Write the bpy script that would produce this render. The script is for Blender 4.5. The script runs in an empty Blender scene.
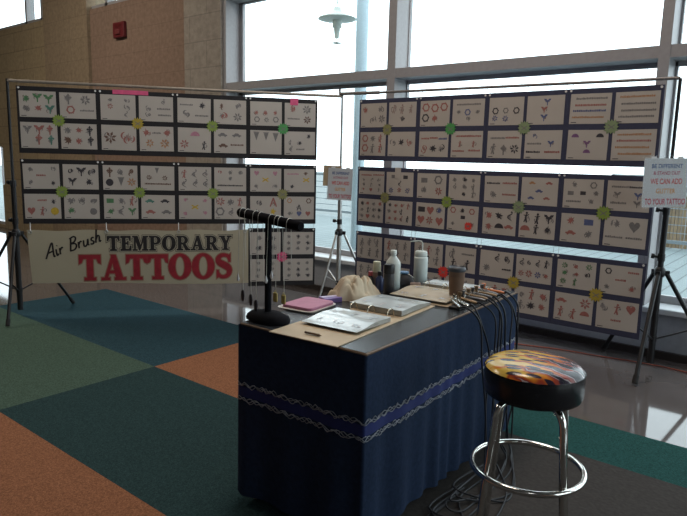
import bpy, math, random
from mathutils import Vector, Matrix, noise
PI = math.pi
S = bpy.context.scene
COL = S.collection

# ------------------------------------------------------------------ camera, sky, lights, exposure
cam_d = bpy.data.cameras.new('camera'); cam = bpy.data.objects.new('camera', cam_d); COL.objects.link(cam)
cam_d.sensor_width = 36.0; cam_d.lens = 616.46 / 687 * 36.0; cam_d.clip_start = .05; cam_d.clip_end = 300
Rv = Vector((.77872883, .62686301, .02498379)); Uv = Vector((-.11766692, .10682456, .98729074)); Fv = Vector((-.61622716, .77177152, -.1569484))
m = Matrix((Rv, Uv, -Fv)).transposed().to_4x4(); m.translation = Vector((.71, -4.83, 1.37)); cam.matrix_world = m
S.camera = cam
S.view_settings.view_transform = 'Standard'; S.view_settings.look = 'None'
S.view_settings.exposure = -0.25; S.view_settings.gamma = 1.0; S.view_settings.use_curve_mapping = False

wd = bpy.data.worlds.new('overcast_sky'); S.world = wd; wd.use_nodes = True
bg = wd.node_tree.nodes['Background']; bg.inputs[0].default_value = (.92, .97, 1.0, 1); bg.inputs[1].default_value = 4.0

def area(name, loc, size, power, col, rot=(0, 0, 0), portal=False):
    l = bpy.data.lights.new(name, 'AREA'); l.shape = 'RECTANGLE'; l.size, l.size_y = size; l.energy = power; l.color = col
    if portal: l.cycles.is_portal = True
    o = bpy.data.objects.new(name, l); o.location = loc; o.rotation_euler = rot; COL.objects.link(o); return o
# daylight portals in the glazing (they only guide sky light), then unseen fill lamps added at ceiling height
area('window_portal', (1.0, .28, 2.5), (12.0, 4.6), 1, (1, 1, 1), (-PI / 2, 0, 0), True)
area('window_portal', (7.05, -2.5, 2.4), (4.2, 4.0), 1, (1, 1, 1), (0, PI / 2, 0), True)
area('ceiling_fill', (-7.0, -3.2, 4.9), (1.2, 1.2), 150, (1.0, .88, .74))
area('ceiling_fill', (-1.2, -2.4, 4.9), (1.2, 1.2), 95, (1.0, .86, .75))
area('ceiling_fill', (3.0, -7.6, 4.9), (1.2, 1.2), 28, (.95, .95, 1.0))  # added behind the camera to lift the skirt front

# ------------------------------------------------------------------ materials
MATS = {}
def mat(name, col, rough=.6, metal=0.0, var=.12, scale=30, bump=0.0, spec=.4, trans=0.0, bscale=None):
    if name in MATS: return MATS[name]
    M = bpy.data.materials.new(name); M.use_nodes = True; nt = M.node_tree; p = nt.nodes['Principled BSDF']
    p.inputs['Roughness'].default_value = rough; p.inputs['Metallic'].default_value = metal
    p.inputs['Specular IOR Level'].default_value = spec
    if trans: p.inputs['Transmission Weight'].default_value = trans
    tc = nt.nodes.new('ShaderNodeTexCoord'); nz = nt.nodes.new('ShaderNodeTexNoise'); nz.inputs['Scale'].default_value = scale; nz.inputs['Detail'].default_value = 4
    nt.links.new(tc.outputs['Object'], nz.inputs['Vector'])
    r = nt.nodes.new('ShaderNodeValToRGB'); c = Vector(col[:3])
    r.color_ramp.elements[0].position = .3; r.color_ramp.elements[1].position = .7
    r.color_ramp.elements[0].color = (*(c * (1 - var)), 1); r.color_ramp.elements[1].color = (*(c * (1 + var)), 1)
    nt.links.new(nz.outputs['Fac'], r.inputs['Fac']); nt.links.new(r.outputs['Color'], p.inputs['Base Color'])
    if bump:
        b = nt.nodes.new('ShaderNodeBump'); b.inputs['Strength'].default_value = bump; b.inputs['Distance'].default_value = .01
        n2 = nz
        if bscale:
            n2 = nt.nodes.new('ShaderNodeTexNoise'); n2.inputs['Scale'].default_value = bscale; nt.links.new(tc.outputs['Object'], n2.inputs['Vector'])
        nt.links.new(n2.outputs['Fac'], b.inputs['Height']); nt.links.new(b.outputs['Normal'], p.inputs['Normal'])
    MATS[name] = M; return M

def mat_block(name, c1, c2, mortar, bw, bh, rough=.85, msize=.012):
    M = bpy.data.materials.new(name); M.use_nodes = True; nt = M.node_tree; p = nt.nodes['Principled BSDF']; p.inputs['Roughness'].default_value = rough
    p.inputs['Specular IOR Level'].default_value = .2
    tc = nt.nodes.new('ShaderNodeTexCoord'); sx = nt.nodes.new('ShaderNodeSeparateXYZ'); cx = nt.nodes.new('ShaderNodeCombineXYZ')
    nt.links.new(tc.outputs['Object'], sx.inputs[0])
    ad = nt.nodes.new('ShaderNodeMath'); ad.operation = 'ADD'; nt.links.new(sx.outputs['X'], ad.inputs[0]); nt.links.new(sx.outputs['Y'], ad.inputs[1])
    nt.links.new(ad.outputs[0], cx.inputs['X']); nt.links.new(sx.outputs['Z'], cx.inputs['Y'])
    b = nt.nodes.new('ShaderNodeTexBrick'); b.inputs['Scale'].default_value = 1; b.inputs['Brick Width'].default_value = bw; b.inputs['Row Height'].default_value = bh
    b.inputs['Mortar Size'].default_value = msize; b.inputs['Color1'].default_value = (*c1, 1); b.inputs['Color2'].default_value = (*c2, 1); b.inputs['Mortar'].default_value = (*mortar, 1)
    nt.links.new(cx.outputs[0], b.inputs['Vector'])
    nz = nt.nodes.new('ShaderNodeTexNoise'); nz.inputs['Scale'].default_value = 18; nz.inputs['Detail'].default_value = 6; nt.links.new(tc.outputs['Object'], nz.inputs['Vector'])
    mx = nt.nodes.new('ShaderNodeMixRGB'); mx.blend_type = 'OVERLAY'; mx.inputs[0].default_value = .35
    nt.links.new(b.outputs['Color'], mx.inputs[1]); nt.links.new(nz.outputs['Fac'], mx.inputs[2]); nt.links.new(mx.outputs[0], p.inputs['Base Color'])
    bp = nt.nodes.new('ShaderNodeBump'); bp.inputs['Strength'].default_value = .4; bp.inputs['Distance'].default_value = .01
    nt.links.new(nz.outputs['Fac'], bp.inputs['Height']); nt.links.new(bp.outputs['Normal'], p.inputs['Normal'])
    MATS[name] = M; return M

def mat_glass(name, tint=(.93, .985, 1.0)):
    M = bpy.data.materials.new(name); M.use_nodes = True; nt = M.node_tree; nt.nodes.remove(nt.nodes['Principled BSDF'])
    t = nt.nodes.new('ShaderNodeBsdfTransparent'); t.inputs[0].default_value = (*tint, 1)
    g = nt.nodes.new('ShaderNodeBsdfGlossy'); g.inputs['Roughness'].default_value = .02
    mx = nt.nodes.new('ShaderNodeMixShader'); mx.inputs[0].default_value = .05
    nt.links.new(t.outputs[0], mx.inputs[1]); nt.links.new(g.outputs[0], mx.inputs[2])
    nt.links.new(mx.outputs[0], nt.nodes['Material Output'].inputs[0]); MATS[name] = M; return M

def mat_carpet(name, c):
    M = mat(name, c, .95, var=.35, scale=140, bump=.5, spec=.05, bscale=260); return M

def mat_deck():
    M = bpy.data.materials.new('deck_boards'); M.use_nodes = True; nt = M.node_tree; p = nt.nodes['Principled BSDF']; p.inputs['Roughness'].default_value = .6
    tc = nt.nodes.new('ShaderNodeTexCoord'); b = nt.nodes.new('ShaderNodeTexBrick'); b.inputs['Scale'].default_value = 1
    b.inputs['Brick Width'].default_value = 3.2; b.inputs['Row Height'].default_value = .19; b.inputs['Mortar Size'].default_value = .012
    b.inputs['Color1'].default_value = (.125, .165, .172, 1); b.inputs['Color2'].default_value = (.15, .19, .196, 1); b.inputs['Mortar'].default_value = (.06, .08, .085, 1)
    mp = nt.nodes.new('ShaderNodeMapping'); mp.inputs['Rotation'].default_value = (0, 0, PI / 2)
    nt.links.new(tc.outputs['Object'], mp.inputs[0]); nt.links.new(mp.outputs[0], b.inputs['Vector']); nt.links.new(b.outputs['Color'], p.inputs['Base Color'])
    MATS['deck'] = M; return M

def mat_flames():
    """seat vinyl with a printed flame: tongues run along local +x, yellow at the base through orange and red to black"""
    M = bpy.data.materials.new('flame_vinyl'); M.use_nodes = True; nt = M.node_tree; N = nt.nodes.new; L = nt.links.new
    p = nt.nodes['Principled BSDF']; p.inputs['Roughness'].default_value = .22; p.inputs['Specular IOR Level'].default_value = .5
    def math_(op, a, b=None):
        n = N('ShaderNodeMath'); n.operation = op
        for i, x in enumerate((a, b)):
            if x is None: continue
            if isinstance(x, (int, float)): n.inputs[i].default_value = x
            else: L(x, n.inputs[i])
        return n.outputs[0]
    tc = N('ShaderNodeTexCoord'); sp = N('ShaderNodeSeparateXYZ'); L(tc.outputs['Object'], sp.inputs[0])
    nz = N('ShaderNodeTexNoise'); nz.inputs['Scale'].default_value = 14; nz.inputs['Detail'].default_value = 2; L(tc.outputs['Object'], nz.inputs['Vector'])
    wob = math_('MULTIPLY', math_('SUBTRACT', nz.outputs['Fac'], .5), .07)
    y = math_('ADD', sp.outputs['Y'], wob)
    tong = math_('ABSOLUTE', math_('SINE', math_('MULTIPLY', y, 58.0)))
    v = math_('ADD', math_('MULTIPLY', sp.outputs['X'], 3.6), math_('MULTIPLY', tong, -.62))
    v = math_('ADD', v, .70)
    r = N('ShaderNodeValToRGB'); e = r.color_ramp; e.elements[0].position = .0; e.elements[0].color = (.62, .42, .08, 1); e.elements[1].position = 1; e.elements[1].color = (.012, .012, .018, 1)
    for pos, c in ((.12, (.66, .42, .06)), (.30, (.60, .20, .02)), (.48, (.34, .05, .02)), (.60, (.16, .03, .03)), (.66, (.45, .42, .42)), (.72, (.03, .02, .04))):
        q = e.elements.new(pos); q.color = (*c, 1)
    L(v, r.inputs['Fac'])
    # dark licks inside the flame
    vo = N('ShaderNodeMapping'); vo.inputs['Scale'].default_value = (12, 42, 1); vo.inputs['Location'].default_value = (.35, .2, 0); L(tc.outputs['Object'], vo.inputs[0])
    vr = N('ShaderNodeTexVoronoi'); vr.inputs['Scale'].default_value = 1; vr.voronoi_dimensions = '2D'; L(vo.outputs[0], vr.inputs['Vector'])
    lick = N('ShaderNodeValToRGB'); lick.color_ramp.elements[0].position = .27; lick.color_ramp.elements[0].color = (1, 1, 1, 1); lick.color_ramp.elements[1].position = .33; lick.color_ramp.elements[1].color = (0, 0, 0, 1)
    L(vr.outputs['Distance'], lick.inputs['Fac'])
    mx = N('ShaderNodeMixRGB'); L(lick.outputs['Color'], mx.inputs[0]); L(r.outputs['Color'], mx.inputs[1]); mx.inputs[2].default_value = (.02, .015, .03, 1)
    L(mx.outputs[0], p.inputs['Base Color']); MATS['flame'] = M; return M

# ------------------------------------------------------------------ mesh builder
class MB:
    def __init__(self): self.v = []; self.f = []; self.m = []; self.mats = []; self.sm = []
    def mi(self, M):
        if M not in self.mats: self.mats.append(M)
        return self.mats.index(M)
    def add(self, vs, fs, M, smooth=False):
        o = len(self.v); self.v += [tuple(x) for x in vs]; i = self.mi(M)
        for f in fs: self.f.append([o + k for k in f]); self.m.append(i); self.sm.append(smooth)
    def box(self, lo, hi, M, rz=0, bev=0.0, xf=None):
        x0, y0, z0 = lo; x1, y1, z1 = hi
        if bev <= 0:
            vs = [(x0, y0, z0), (x1, y0, z0), (x1, y1, z0), (x0, y1, z0), (x0, y0, z1), (x1, y0, z1), (x1, y1, z1), (x0, y1, z1)]
            fs = [(0, 3, 2, 1), (4, 5, 6, 7), (0, 1, 5, 4), (1, 2, 6, 5), (2, 3, 7, 6), (3, 0, 4, 7)]
        else:
            b = bev; q = [(x0 + b, y0), (x1 - b, y0), (x1, y0 + b), (x1, y1 - b), (x1 - b, y1), (x0 + b, y1), (x0, y1 - b), (x0, y0 + b)]
            q2 = [(min(max(x, x0 + b), x1 - b), min(max(y, y0 + b), y1 - b)) for x, y in q]
            rings = [(q2, z0), (q, z0 + b), (q, z1 - b), (q2, z1)]
            vs = [(x, y, z) for r, z in rings for x, y in r]; fs = [tuple(reversed(range(8))), tuple(range(24, 32))]
            for k in range(3):
                for i in range(8): j = (i + 1) % 8; fs.append((k * 8 + i, k * 8 + j, k * 8 + 8 + j, k * 8 + 8 + i))
        if xf: vs = [xf(Vector(v)) for v in vs]
        self.add(vs, fs, M)
    def tube(self, pts, r, M, seg=8, caps=True):
        pts = [Vector(p) for p in pts]; n = len(pts); rs = r if isinstance(r, (list, tuple)) else [r] * n
        vs = []; up = None
        for i, p in enumerate(pts):
            t = (pts[min(i + 1, n - 1)] - pts[max(i - 1, 0)])
            t = t.normalized() if t.length > 1e-9 else Vector((0, 0, 1))
            if up is None:
                up = Vector((0, 0, 1)) if abs(t.z) < .9 else Vector((1, 0, 0))
            a = t.cross(up)
            a = a.normalized() if a.length > 1e-6 else t.orthogonal().normalized()
            b = a.cross(t).normalized(); up = b
            for k in range(seg):
                w = 2 * PI * k / seg; vs.append(p + (a * math.cos(w) + b * math.sin(w)) * rs[i])
        fs = []
        for i in range(n - 1):
            for k in range(seg):
                j = (k + 1) % seg; fs.append((i * seg + k, i * seg + j, (i + 1) * seg + j, (i + 1) * seg + k))
        self.add(vs, fs, M, True)
        if caps: self.add(vs[:seg], [tuple(range(seg))], M); self.add(vs[-seg:], [tuple(reversed(range(seg)))], M)
    def lathe(self, prof, M, c=(0, 0, 0), seg=24, sx=1, sy=1, smooth=True, top=True, bot=True):
        vs = [(c[0] + r * sx * math.cos(2 * PI * k / seg), c[1] + r * sy * math.sin(2 * PI * k / seg), c[2] + z) for r, z in prof for k in range(seg)]
        fs = []
        for i in range(len(prof) - 1):
            for k in range(seg):
                j = (k + 1) % seg; fs.append((i * seg + k, i * seg + j, (i + 1) * seg + j, (i + 1) * seg + k))
        self.add(vs, fs, M, smooth)
        if bot: self.add(vs[:seg], [tuple(reversed(range(seg)))], M)
        if top: self.add(vs[-seg:], [tuple(range(seg))], M)
    def torus(self, c, R, r, M, seg=40, ss=10, frame=None):
        fr = frame or (Vector((1, 0, 0)), Vector((0, 1, 0)))
        pts = [Vector(c) + (fr[0] * math.cos(2 * PI * k / seg) + fr[1] * math.sin(2 * PI * k / seg)) * R for k in range(seg)]
        n = fr[0].cross(fr[1]); vs = []; fs = []
        for k in range(seg):
            d = (pts[k] - Vector(c)).normalized()
            for q in range(ss): w = 2 * PI * q / ss; vs.append(pts[k] + d * r * math.cos(w) + n * r * math.sin(w))
        for k in range(seg):
            for q in range(ss):
                a = (k + 1) % seg; b = (q + 1) % ss; fs.append((k * ss + q, a * ss + q, a * ss + b, k * ss + b))
        self.add(vs, fs, M, True)
    def poly(self, pts, M): self.add(pts, [tuple(range(len(pts)))], M)
    def build(self, name, parent=None, loc=None, rz=0, kind=None):
        me = bpy.data.meshes.new(name); me.from_pydata(self.v, [], self.f)
        for M in self.mats: me.materials.append(M)
        for i, p in enumerate(me.polygons): p.material_index = self.m[i]; p.use_smooth = self.sm[i]
        me.update()
        o = bpy.data.objects.new(name, me); COL.objects.link(o)
        if parent: o.parent = parent
        if loc is not None: o.location = loc
        if rz: o.rotation_euler = (0, 0, rz)
        if kind: o['kind'] = kind
        return o

def thing(name, label, cat, loc=(0, 0, 0), rz=0, group=None):
    o = bpy.data.objects.new(name, None); COL.objects.link(o); o.empty_display_size = .1
    o.location = loc; o.rotation_euler = (0, 0, rz); o['label'] = label; o['category'] = cat
    if group: o['group'] = group
    return o
def tag(o, label, cat, group=None):
    o['label'] = label; o['category'] = cat
    if group: o['group'] = group
    return o
def quad_bezier(a, b, c, n=8):
    a, b, c = Vector(a), Vector(b), Vector(c)
    return [a * (1 - t) ** 2 + b * 2 * t * (1 - t) + c * t * t for t in [i / n for i in range(n + 1)]]
def smooth_path(P, n=6):
    P = [Vector(p) for p in P]; out = []
    for i in range(len(P) - 1):
        p0, p1, p2, p3 = P[max(i - 1, 0)], P[i], P[i + 1], P[min(i + 2, len(P) - 1)]
        for k in range(n):
            t = k / n; out.append(.5 * ((2 * p1) + (p2 - p0) * t + (2 * p0 - 5 * p1 + 4 * p2 - p3) * t * t + (3 * p1 - p0 - 3 * p2 + p3) * t ** 3))
    return out + [P[-1]]

# ------------------------------------------------------------------ the setting
M_tan = mat_block('tan_block', (.38, .30, .19), (.355, .28, .175), (.27, .21, .135), .62, .30, msize=.008)
M_pil = mat_block('pillar_block', (.30, .23, .155), (.28, .215, .145), (.24, .185, .125), .62, .30, msize=.005)
M_brown = mat_block('brown_block', (.29, .20, .15), (.275, .19, .142), (.24, .165, .125), .62, .30, msize=.005)
M_grey = mat_block('pilaster_block', (.36, .32, .27), (.33, .29, .25), (.26, .23, .2), .62, .30, msize=.006)
M_alu = mat('window_paint', (.36, .35, .36), .45, var=.05)
M_knee = mat('sill_wall_paint', (.36, .38, .42), .6, var=.06)
M_sill = mat('sill_metal', (.66, .68, .70), .35, var=.04)
M_dark = mat('dark_base', (.035, .028, .026), .5)
M_lino = mat('lino', (.115, .10, .097), .055, var=.10, scale=3, spec=.75)
M_ceil = mat('ceiling_paint', (.20, .19, .18), .9)
M_glass = mat_glass('window_glass')

def struct(mb, name, **k): return mb.build(name, kind='structure', **k)
f = MB(); f.box((-16, -9, -.2), (7, .02, 0), M_lino); struct(f, 'floor')
cg, ct, cd, co, ck = mat_carpet('carpet_green', (.066, .105, .080)), mat_carpet('carpet_teal', (.028, .062, .078)), mat_carpet('carpet_dark_teal', (.026, .052, .054)), mat_carpet('carpet_orange', (.26, .115, .062)), mat('carpet_charcoal', (.050, .045, .042), .9, var=.15, scale=60, bump=.2, spec=.1)
cts = mat_carpet('carpet_sea', (.022, .075, .07))
f = MB(); H = .004
def tile(x0, x1, y0, y1, M): f.box((x0, y0, -.001), (x1, y1, H), M)
Y1, Y2, Y3, Y4, YD = -1.51, -2.565, -3.535, -4.55, -1.945
XA, XB, XC = -5.05, -2.66, -.70
tile(XA, XB, Y2, Y1, ct); tile(XB, XC, Y2, Y1, co); tile(XC, 3.0, YD, Y1, cts)
tile(XA, XB, Y3, Y2, cg); tile(-7.4, XA, Y3, Y2, ct); tile(XB, XC, Y3, Y2, cd)
tile(XA, XB, Y4, Y3, co); tile(XB, XC, Y4, Y3, co); tile(-7.4, XA, Y4, Y3, cg)
tile(XC, 3.0, -5.6, YD, ck); tile(-7.4, XC, -7, Y4, cd)
struct(f, 'floor_carpet')

f = MB()   # window wall, left to right; window side is y=0
f.box((-16, 0, 0), (-10.98, .25, .06), M_tan); f.box((-16, 0, 1.45), (-10.98, .25, 3.39), M_tan); f.box((-10.98, 0, 0), (-9.1, .25, 3.39), M_tan)
f.box((-9.1, -.05, 0), (-7.83, .25, 5), M_pil)
f.box((-7.85, 0, 0), (-5.68, .25, 3.37), M_brown)
f.box((-5.66, -.03, 0), (-4.99, .25, 5), M_grey)
f.box((-16, 0, 4.7), (-9.1, .25, 5), M_tan); f.box((-7.85, 0, 4.7), (-5.68, .25, 5), M_brown); f.box((-4.99, 0, 4.7), (7, .25, 5), M_alu)
f.box((-4.99, .02, 0), (7, .25, .33), M_knee)
struct(f, 'wall_front')
f = MB(); f.box((-16.2, -9, 0), (-16, .25, 5), M_tan); struct(f, 'wall_left')
f = MB(); f.box((7, -9, 0), (7.2, .25, .4), M_brown); f.box((7, -9, 4.4), (7.2, .25, 5), M_brown); f.box((7, -9, .4), (7.2, -4.6, 4.4), M_brown); f.box((7, -.4, .4), (7.2, .25, 4.4), M_brown); struct(f, 'wall_right')
f = MB(); f.box((-16.2, -9.2, 0), (7.2, -9, 5), mat('back_wall_paint', (.10, .09, .085), .9)); struct(f, 'wall_back')
f = MB(); f.box((-16.2, -9.2, 5), (7.2, .25, 5.15), M_ceil); struct(f, 'ceiling')
f = MB(); f.box((-4.99, -.012, 0), (7, .02, .055), M_dark); struct(f, 'baseboard_front')
f = MB(); f.box((-4.99, -.035, .33), (7, .24, .372), M_sill, bev=.006); struct(f, 'trim_1')

w = bpy.data.objects.new('window_1', None); COL.objects.link(w); w['kind'] = 'structure'
f = MB()
for x0, x1 in ((-4.99, -4.935), (-2.69, -2.60), (-.392, -.318), (1.93, 2.005), (4.22, 4.30), (6.5, 6.58)): f.box((x0, 0.0, .372), (x1, .2, 4.7), M_alu)
for z0, z1 in ((2.125, 2.21), (3.115, 3.19)): f.box((-4.99, .005, z0), (7, .2, z1), M_alu)
f.build('window_frame', w)
f = MB()
xs = [-4.93, -2.645, -.355, 1.97, 4.26, 6.54]
for a in xs:
    f.box((a - .055, .2, .372), (a + .055, .24, 4.7), M_alu)
for z0, z1 in ((.372, .43), (2.09, 2.20), (3.10, 3.20)): f.box((-4.99, .2, z0), (7, .238, z1), M_alu)
f.build('glazing_bar', w)
f = MB(); f.box((-4.99, .215, .372), (7, .221, 4.7), M_glass); f.build('pane', w)
for k, (x0, x1, z0, z1, ms) in enumerate(((-7.85, -5.68, 3.37, 4.7, (-7.45, -6.6)), (-16, -9.1, 3.39, 4.7, (-9.30, -9.82, -11.4, -13)), (-16, -10.98, .06, 1.45, (-12.2, -13.6)))):
    w = bpy.data.objects.new('window_%d' % (k + 2), None); COL.objects.link(w); w['kind'] = 'structure'
    f = MB()
    for a in ms: f.box((a - .03, .03, z0), (a + .03, .16, z1), M_alu)
    f.box((x0, .03, z0), (x1, .16, z0 + .05), M_alu); f.build('window_frame', w)
    f = MB(); f.box((x0, .09, z0), (x1, .096, z1), M_glass); f.build('pane', w)

w = bpy.data.objects.new('window_5', None); COL.objects.link(w); w['kind'] = 'structure'  # unseen side window, added to light the right-facing sides
f = MB()
for y in (-4.6, -3.2, -1.8, -.48): f.box((7.02, y, .4), (7.18, y + .08, 4.4), M_alu)
f.box((7.02, -4.6, 2.1), (7.18, -.4, 2.18), M_alu); f.build('window_frame', w)
f = MB(); f.box((7.1, -4.6, .4), (7.106, -.4, 4.4), M_glass); f.build('pane', w)
# fire alarm on the wall
M_red = mat('alarm_red', (.15, .018, .022), .5)
t = thing('fire_alarm', 'small red fire alarm box high on the brown block wall', 'fire alarm', (-7.05, 0, 2.91))
f = MB(); f.box((-.13, -.05, 0), (.13, .0, .20), M_red, bev=.008); f.build('housing', t)
f = MB(); f.box((-.05, -.07, .04), (.05, -.05, .10), mat('strobe', (.20, .05, .05), .3), bev=.005); f.build('strobe_lens', t)
f = MB(); f.box((-.07, -.056, .13), (.07, -.05, .17), mat('alarm_dark', (.12, .01, .012), .5)); f.build('speaker_grille', t)

# ------------------------------------------------------------------ outside
f = MB(); f.box((-40, .25, -.12), (25, 7.25, -.02), mat_deck()); struct(f, 'floor_deck')
f = MB(); f.box((-80, 7.25, -.6), (60, 60, -.3), mat('far_ground', (.17, .19, .19), .9)); o = f.build('ground', kind='structure')
M_rail = mat('railing_paint', (.20, .24, .26), .4, var=.04)
t = thing('deck_railing', 'pale metal railing along the far edge of the deck outside', 'railing', (0, 7.0, -.02))
px = [-22 + 2.02 * i for i in range(15)]
f = MB(); f.box((-23, -.03, 1.0), (8, .03, 1.06), M_rail); f.build('top_rail', t)
f = MB(); f.box((-23, -.02, .10), (8, .02, .16), M_rail); f.build('bottom_rail', t)
for x in px:
    f = MB(); f.box((x - .05, -.04, 0), (x + .05, .04, 1.0), M_rail); f.build('post', t)
f = MB()
for i in range(5): f.box((-23, -.006, .28 + i * .14), (8, .006, .295 + i * .14), M_rail)
f.build('cable_wires', t)
M_reed = mat('reed', (.20, .145, .085), .8, var=.3, scale=5)
random.seed(4)
f = MB()
for i in range(150):
    x = -5.0 + i * .062; h = 1.25 + random.uniform(-.12, .12); f.box((x, random.uniform(-.02, .02), 0), (x + .05, .05, h), M_reed)
tag(f.build('reed_fence', loc=(0, 8.4, -.3)), 'brown slatted reed fence beyond the deck railing at right', 'fence')
M_white = mat('lattice_white', (.32, .35, .36), .6)
t = thing('lattice_screen', 'white diamond lattice screen standing by the deck railing', 'lattice screen', (-2.25, 7.3, -.02))
f = MB()
for s in (-1, 1):
    for i in range(-8, 9):
        a = Vector((i * .11 - s * .6, 0, -.1)); b = Vector((i * .11 + s * .6, 0, 1.3))
        pts = [a.lerp(b, q / 12) for q in range(13)]; pts = [p for p in pts if abs(p.x) <= .34 and 0 <= p.z <= 1.2]
        if len(pts) > 1: f.tube(pts, .014, M_white, 4)
f.build('slats', t)
f = MB()
for x in (-.36, .36): f.box((x - .03, -.03, 0), (x + .03, .03, 1.25), M_white)
f.box((-.39, -.03, 1.2), (.39, .03, 1.26), M_white); f.build('frame', t)
# lamp column with a hanging pendant lamp
M_col = mat('column_paint_glare', (.42, .52, .57), .5, var=.04)  # column lightened: outdoor glare is put into its colour
M_lampm = mat('lamp_metal_glare', (.50, .54, .50), .4)  # lamp metal lightened by the same glare, put into the colour
t = thing('lamp_post', 'pale round column outside the window carrying a hanging disc lamp', 'lamp post', (-5.29, 3.0, -.02))
f = MB(); f.tube([(0, 0, 0), (0, 0, 7.2)], .095, M_col, 24); f.build('column', t)
f = MB(); f.tube([(0, 0, 4.55), (-.50, 0, 4.6)], .03, M_lampm); f.tube([(-.50, 0, 4.62), (-.50, 0, 3.80)], .012, M_lampm); f.build('bracket_arm', t)
f = MB(); f.lathe([(.02, .20), (.06, .19), (.06, .16), (.10, .10), (.30, .03), (.305, .015), (.25, .005), (.09, .0)], M_lampm, (-.50, 0, 3.56), 28); f.build('lamp_shade', t)
f = MB(); f.lathe([(.075, -.02), (.075, .09)], M_lampm, (-.50, 0, 3.47), 16); f.lathe([(.035, -.16), (.055, .0)], M_lampm, (-.50, 0, 3.45), 16); f.build('lamp_socket', t)
f = MB(); f.lathe([(.02, 0), (.085, .015), (.02, .03)], M_lampm, (-.50, 0, 3.20), 16); f.tube([(-.50, 0, 3.21), (-.50, 0, 3.33)], .008, M_lampm, 6); f.build('finial', t)

# ------------------------------------------------------------------ light stands and crossbars
M_blk = mat('stand_black', (.012, .012, .014), .45)
M_slv = mat('stand_silver', (.50, .50, .48), .32, metal=.85, var=.05)
M_rub = mat('rubber', (.02, .02, .02), .8)
def stand(label, loc, h, zc, ang, R, M, legr=.013, sleeve=True):
    t = thing('light_stand', label, 'tripod stand', (loc[0], loc[1], H if loc[1] < -1.6 else 0), 0, None)
    f = MB(); f.tube([(0, 0, .05), (0, 0, zc + .02)], .022, M, 12); f.tube([(0, 0, zc), (0, 0, zc + .42)], .020, M, 12); f.tube([(0, 0, zc + .40), (0, 0, h + .01)], .0115, M, 10); f.build('mast', t)
    f = MB(); f.lathe([(.026, -.03), (.034, -.02), (.034, .02), (.024, .035)], M_blk, (0, 0, zc), 14)
    for a in ang: f.box((.01, -.012, -.02), (.06, .012, .012), M_blk, xf=lambda v, a=a: Matrix.Rotation(a, 3, 'Z') @ v + Vector((0, 0, zc)))
    f.build('collar', t)
    for z, s in ((zc + .10, -1), (zc + .41, -1)):
        f = MB(); f.lathe([(.024, -.025), (.024, .025)], M_blk, (0, 0, z), 12); f.tube([(0, 0, z), (s * .045, -.012, z + .005)], .009, M_blk, 8); f.tube([(s * .04, -.012, z + .005), (s * .06, -.016, z + .007)], .017, M_blk, 10); f.build('clamp_knob', t)
    f = MB(); f.lathe([(.025, -.02), (.025, .02)], M_blk, (0, 0, .22), 12); f.build('lower_hub', t)
    for a, r in zip(ang, R):
        d = Vector((math.cos(a), math.sin(a), 0)); A = d * .045 + Vector((0, 0, zc - .01)); B = d * r + Vector((0, 0, .014))
        f = MB(); f.tube([A, B], legr, M, 8); lg = f.build('leg', t)
        f = MB(); f.tube([B.lerp(A, .07), B], legr + .004, M_rub, 8); f.build('foot_cap', lg)
        f = MB(); f.tube([A.lerp(B, .55), d * .02 + Vector((0, 0, .22))], .006, M, 6); f.build('brace', t)
    return t
D2 = lambda x, y: math.atan2(y, x)
stand('black tripod stand at the left end of the banner', (-4.579, -2.565), 1.930, .70, (math.radians(-37), math.radians(97), math.radians(215)), (.40, .50, .45), M_blk)
stand('silver tripod stand between the two flash displays', (-2.91, -.37), 1.938, .70, (math.radians(158), math.radians(38), math.radians(-82)), (.36, .36, .38), M_slv, .012)
stand('black tripod stand at the right end of the window display', (-.176, -.315), 1.930, .68, (math.radians(-89), math.radians(148), math.radians(28)), (.42, .44, .44), M_blk, .015)
M_pole = mat('crossbar_beige', (.34, .29, .24), .4, metal=.3)
M_pole2 = mat('crossbar_grey', (.22, .20, .19), .4, metal=.3)
f = MB(); f.tube([(-4.579, -2.565, 1.930), (-2.91, -.37, 1.938)], .0125, M_pole, 10)
o = f.build('rail', None); o.name = 'crossbar'; tag(o, 'long beige crossbar pole carrying the left flash display', 'crossbar')
f = MB(); f.tube([(-2.93, -.385, 1.960), (-2.5, -.376, 1.953)], .015, M_pole2, 10); f.tube([(-2.55, -.376, 1.953), (-.176, -.315, 1.942)], .011, M_pole2, 10); f.tube([(-2.93, -.385, 1.960), (-2.93, -.385, 2.005)], .010, M_pole2, 8)
o = f.build('crossbar'); tag(o, 'long grey crossbar pole in front of the window carrying the right flash display', 'crossbar')

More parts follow.
